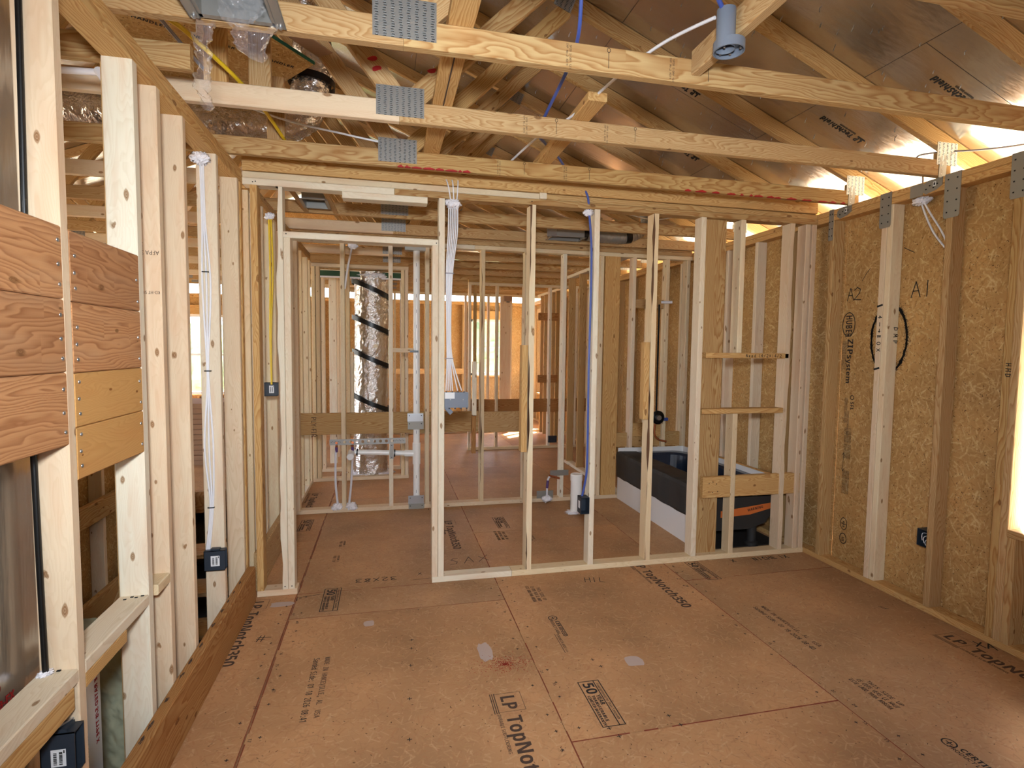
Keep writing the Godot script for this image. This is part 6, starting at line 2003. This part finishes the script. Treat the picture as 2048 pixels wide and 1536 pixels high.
# ================================================================ marks on walls and roof
func build_wall_marks() -> void:
	var w: Node3D = M.wall_right
	var xo := XR + 0.089
	var zr := Vector3(0, 0, 1)
	var up := Vector3.UP
	var P := func(y: float, z: float) -> Vector3: return Vector3(xo, y, z)
	# oval maker's seal and the name printed down the sheet
	strokes(w, "print_seal", [oval(Vector2(0, 0), 0.052, 0.082, 32)], P.call(1.70, -3.222), zr, up, 1.0, 0.0065, M.ink)
	letters(w, "HUBER", P.call(1.766, -3.247), Vector3.DOWN, zr, 0.052, M.ink, true, false, 0.64)
	letters(w, "ZIP", P.call(1.60, -3.225), Vector3.DOWN, zr, 0.046, M.ink, true, false, 1.1)
	letters(w, "System", P.call(1.49, -3.225), Vector3.DOWN, zr, 0.036, M.ink, true, false, 1.15)
	for k in 4:
		letters(w, "HUBER ENGINEERED WOODS LLC  WALL 7/16", P.call(1.585, -3.238 - 0.010 * k), Vector3.DOWN, zr, 0.007, M.ink_soft, false)
	letters(w, "SFI", P.call(1.165, -3.175), Vector3.DOWN, zr, 0.026, M.ink)
	strokes(w, "print_seal", [oval(Vector2(0, 0), 1, 1, 14)], P.call(1.195, -3.163), zr, up, 0.014, 0.005, M.ink)
	for k in 5:
		letters(w, "SUSTAINABLE FORESTRY INITIATIVE CERTIFIED", P.call(1.19 if k > 1 else 1.10, -3.188 - 0.009 * k), Vector3.DOWN, zr, 0.006, M.ink_soft, false)
		letters(w, "N.C. STATE  EXPOSURE 1  32/16  7/16 CATEGORY", P.call(0.98, -3.165 - 0.012 * k), Vector3.DOWN, zr, 0.008, M.ink, false, false, 0.9)
		letters(w, "STRENGTH AXIS THIS DIRECTION PS 2-18", P.call(0.68, -3.165 - 0.012 * k), Vector3.DOWN, zr, 0.008, M.ink, false, false, 0.8)
	strokes(w, "print_arrow", [[Vector2(0, 0), Vector2(0, -0.13)], [Vector2(-0.012, -0.02), Vector2(0, 0), Vector2(0.012, -0.02)], [Vector2(-0.012, -0.11), Vector2(0, -0.13), Vector2(0.012, -0.11)]], P.call(0.80, -3.212), zr, up, 1.0, 0.003, M.ink)
	strokes(w, "print_seal", [oval(Vector2(0, 0), 1, 1.5, 18), [Vector2(-0.7, 0), Vector2(0.7, 0)]], P.call(0.30, -3.18), zr, up, 0.028, 0.005, M.ink)
	strokes(w, "print_seal", [oval(Vector2(0, 0), 1, 1.3, 18)], P.call(0.195, -3.18), zr, up, 0.028, 0.006, M.ink)
	letters(w, "UL", P.call(0.205, -3.19), Vector3.DOWN, zr, 0.02, M.ink)
	letters(w, "APA", P.call(0.32, -3.19), Vector3.DOWN, zr, 0.018, M.ink)
	# pen letters
	hand(w, "A2", P.call(1.865, -3.245), zr, up, 0.085, 0.004, 0.85)
	hand(w, "A1", P.call(1.845, -2.765), zr, up, 0.095, 0.004, 0.95)
	strokes(w, "pen_marks", [[Vector2(0, 0), Vector2(0.035, 0.05), Vector2(0.06, 0.075)], [Vector2(0.30, 0.17), Vector2(0.37, 0.13)]], P.call(1.99, -3.13), zr, up, 1.0, 0.004, M.pen)
	# sprayed loop over stud and sheathing
	var loop := []
	var r := RandomNumberGenerator.new()
	r.seed = 8
	for pass_i in 5:
		for arc in [[1.75, 4.4], [-1.2, 1.15]]:
			var o := []
			for i in 21:
				var a: float = arc[0] + (arc[1] - arc[0]) * i / 20.0
				o.append(Vector2(cos(a) * 0.128 + r.randfn(0, 0.0025), sin(a) * 0.215 + r.randfn(0, 0.0025)))
			loop.append(o)
	strokes(w, "spray_loop", loop, P.call(1.595, -2.905), zr, up, 1.0, 0.010, M.spray)
	var dots := begin()
	for k in 1800:
		var a := r.randf_range(1.7, 4.9) if k % 2 == 0 else r.randf_range(-1.3, 1.25)
		var rr := r.randfn(1.0, 0.075)
		var c := Vector3(xo - 0.0012, 1.595 + sin(a) * 0.215 * rr, -2.905 + cos(a) * 0.128 * rr)
		var q := r.randf_range(0.0015, 0.004)
		quad(dots, c, c + Vector3(0, q, 0), c + Vector3(0, q, q), c + Vector3(0, 0, q), Vector3.LEFT)
	var dp := part(w, "spray_mist", dots.commit(), M.spray, Vector3.ZERO)
	dp.set_meta("kind", "stuff")
	# writing on the stud inside the loop
	hand(w, "4->BOX", Vector3(XR, 1.74, -2.905), Vector3.DOWN, zr, 0.026, 0.003, 2.0)
	hand(w, "DMP", Vector3(XR + 0.055, 1.665, -2.8403), Vector3.DOWN, Vector3.RIGHT, 0.03, 0.003, 1.7)
	strokes(w, "pen_marks", [[Vector2(0, 0), Vector2(0.034, 0.008)], [Vector2(0, -0.40), Vector2(0.034, -0.39)]], Vector3(XR, 1.80, -2.914), zr, up, 1.0, 0.012, M.pen)
	hand(w, "HHD", Vector3(XR, 1.46, -2.147), Vector3.DOWN, zr, 0.024, 0.0025, 1.4)
	hand(w, "I", Vector3(XR - 0.0, 0.038, -2.50), zr, Vector3.LEFT * -1.0, 0.03, 0.004, 1.0)
	# text on the niche shelf
	hand(M.wall_front, "Need 14/2X14/2", Vector3(2.50, 1.464, -3.45), Vector3.RIGHT, up, 0.022, 0.0022, 1.25)
	# grade stamps on the trusses
	for q in [[M.truss1, -1.915], [M.truss2, -2.54], [M.truss3, -3.16]]:
		for x in [0.62, 1.02]:
			letters(q[0], "SYP No.2 KD19", Vector3(x, PT + 0.082, q[1]), Vector3.DOWN, Vector3.RIGHT, 0.007, M.ink_soft, false, true)
			letters(q[0], "SPIB S-DRY 123", Vector3(x + 0.012, PT + 0.078, q[1]), Vector3.DOWN, Vector3.RIGHT, 0.007, M.ink_soft, false, true)
			strokes(q[0], "grade_stamp", [[Vector2(0, 0), Vector2(0, 0.055)], oval(Vector2(0, 0.062), 0.006, 0.008, 10)], Vector3(x + 0.16, PT + 0.015, q[1]), Vector3.RIGHT, up, 1.0, 0.002, M.ink)
	# red rub marks on the webs of the middle truss
	var t2: Node3D = M.truss2
	for q in [[-0.055, 2.755], [-0.04, 2.715], [0.20, 2.735]]:
		var o := PackedVector2Array()
		for i in 11:
			var an := TAU * i / 11.0
			o.append(Vector2(cos(an) * 0.024, sin(an) * 0.011 + cos(an) * 0.006) * r.randf_range(0.7, 1.1))
		part(t2, "red_rub", plate_mesh(o, Vector3.RIGHT, up, 0.0008), M.red_paint, Vector3(q[0], q[1], -2.5396))
	# stamps on the stair wall studs
	letters(M.wall_left, "AFPA 37", Vector3(XL - 0.004, 1.845, -2.249), Vector3.LEFT, Vector3.DOWN, 0.014, M.ink_soft, false)
	letters(M.wall_left, "2", Vector3(XL - 0.056, 1.873, -2.249), Vector3.LEFT, Vector3.DOWN, 0.014, M.ink_soft, false)
	letters(M.wall_left, "KD-HT SPF", Vector3(XL - 0.004, 1.70, -2.249), Vector3.LEFT, Vector3.DOWN, 0.010, M.ink_soft, false)
	letters(M.wall_bath, "PLY-FIR", Vector3(-0.67, 0.87, -5.2085), Vector3.DOWN, Vector3.RIGHT, 0.04, M.ink_soft, false)
	# the maker's name on the foil roof
	var cs := 1.0 / sqrt(1.0 + PITCH * PITCH)
	var d := Vector3(-cs, PITCH * cs, 0)
	var pt := func(x: float, z: float) -> Vector3: return Vector3(x, under(x) + 0.0955, z)
	for q in [[2.98, -2.30, 0.034], [2.88, -2.92, 0.034], [1.62, -2.22, 0.036], [2.0, -3.35, 0.034], [0.74, -3.0, 0.034], [2.98, -1.5, 0.034], [2.4, -4.0, 0.034]]:
		var a: Vector3 = pt.call(q[0], q[1])
		letters(M.ceiling, "LP", a, d, Vector3(0, 0, 1) * -1.0, q[2], M.pen)
		letters(M.ceiling, "TechShield", a + d * q[2] * 2.1, d, Vector3(0, 0, 1) * -1.0, q[2], M.pen)
		letters(M.ceiling, "RADIANT BARRIER", a + d * q[2] * 2.3 + Vector3(0, 0, q[2] * 0.6), d, Vector3(0, 0, 1) * -1.0, q[2] * 0.3, M.pen)
		strokes(M.ceiling, "print_line", [[Vector2(-0.1, -0.25), Vector2(1.5, -0.25)]], a, d, Vector3(0, 0, -1), q[2], 0.008, M.pen)

# ================================================================ outside
func build_outside() -> void:
	var g := struct("ground", "bright grass and soil around the house", "ground", Vector3(0, -3.3, 0))
	sheet(g, "lawn", Vector3(-90, -3.5, -100), Vector3(90, -3.3, 90), M.grass)
	var r := RandomNumberGenerator.new()
	r.seed = 12
	var spots := [Vector3(-7.0, 0, -24), Vector3(-13.5, 0, -30), Vector3(-4.0, 0, -33), Vector3(3.6, 0, -24), Vector3(9.5, 0, -31), Vector3(2.5, 0, -36)]
	for i in spots.size():
		var s: Vector3 = spots[i]
		s.y = -3.3
		var t := thing("tree", "leafy green tree standing beyond the far windows", "tree", s, "trees beyond the far windows")
		part(t, "trunk", lathe_mesh([Vector2(0.22, 0), Vector2(0.15, 2.5), Vector2(0.08, 4.5)], 10), M.bark, s)
		for k in 5:
			part(t, "foliage", blob_mesh(Vector3(1.6, 1.4, 1.6) * r.randf_range(0.8, 1.2), 0.8, 0.28, i * 7 + k, 20), M.leaf, s + Vector3(r.randf_range(-1.3, 1.3), r.randf_range(2.8, 6.0), r.randf_range(-1, 1)))
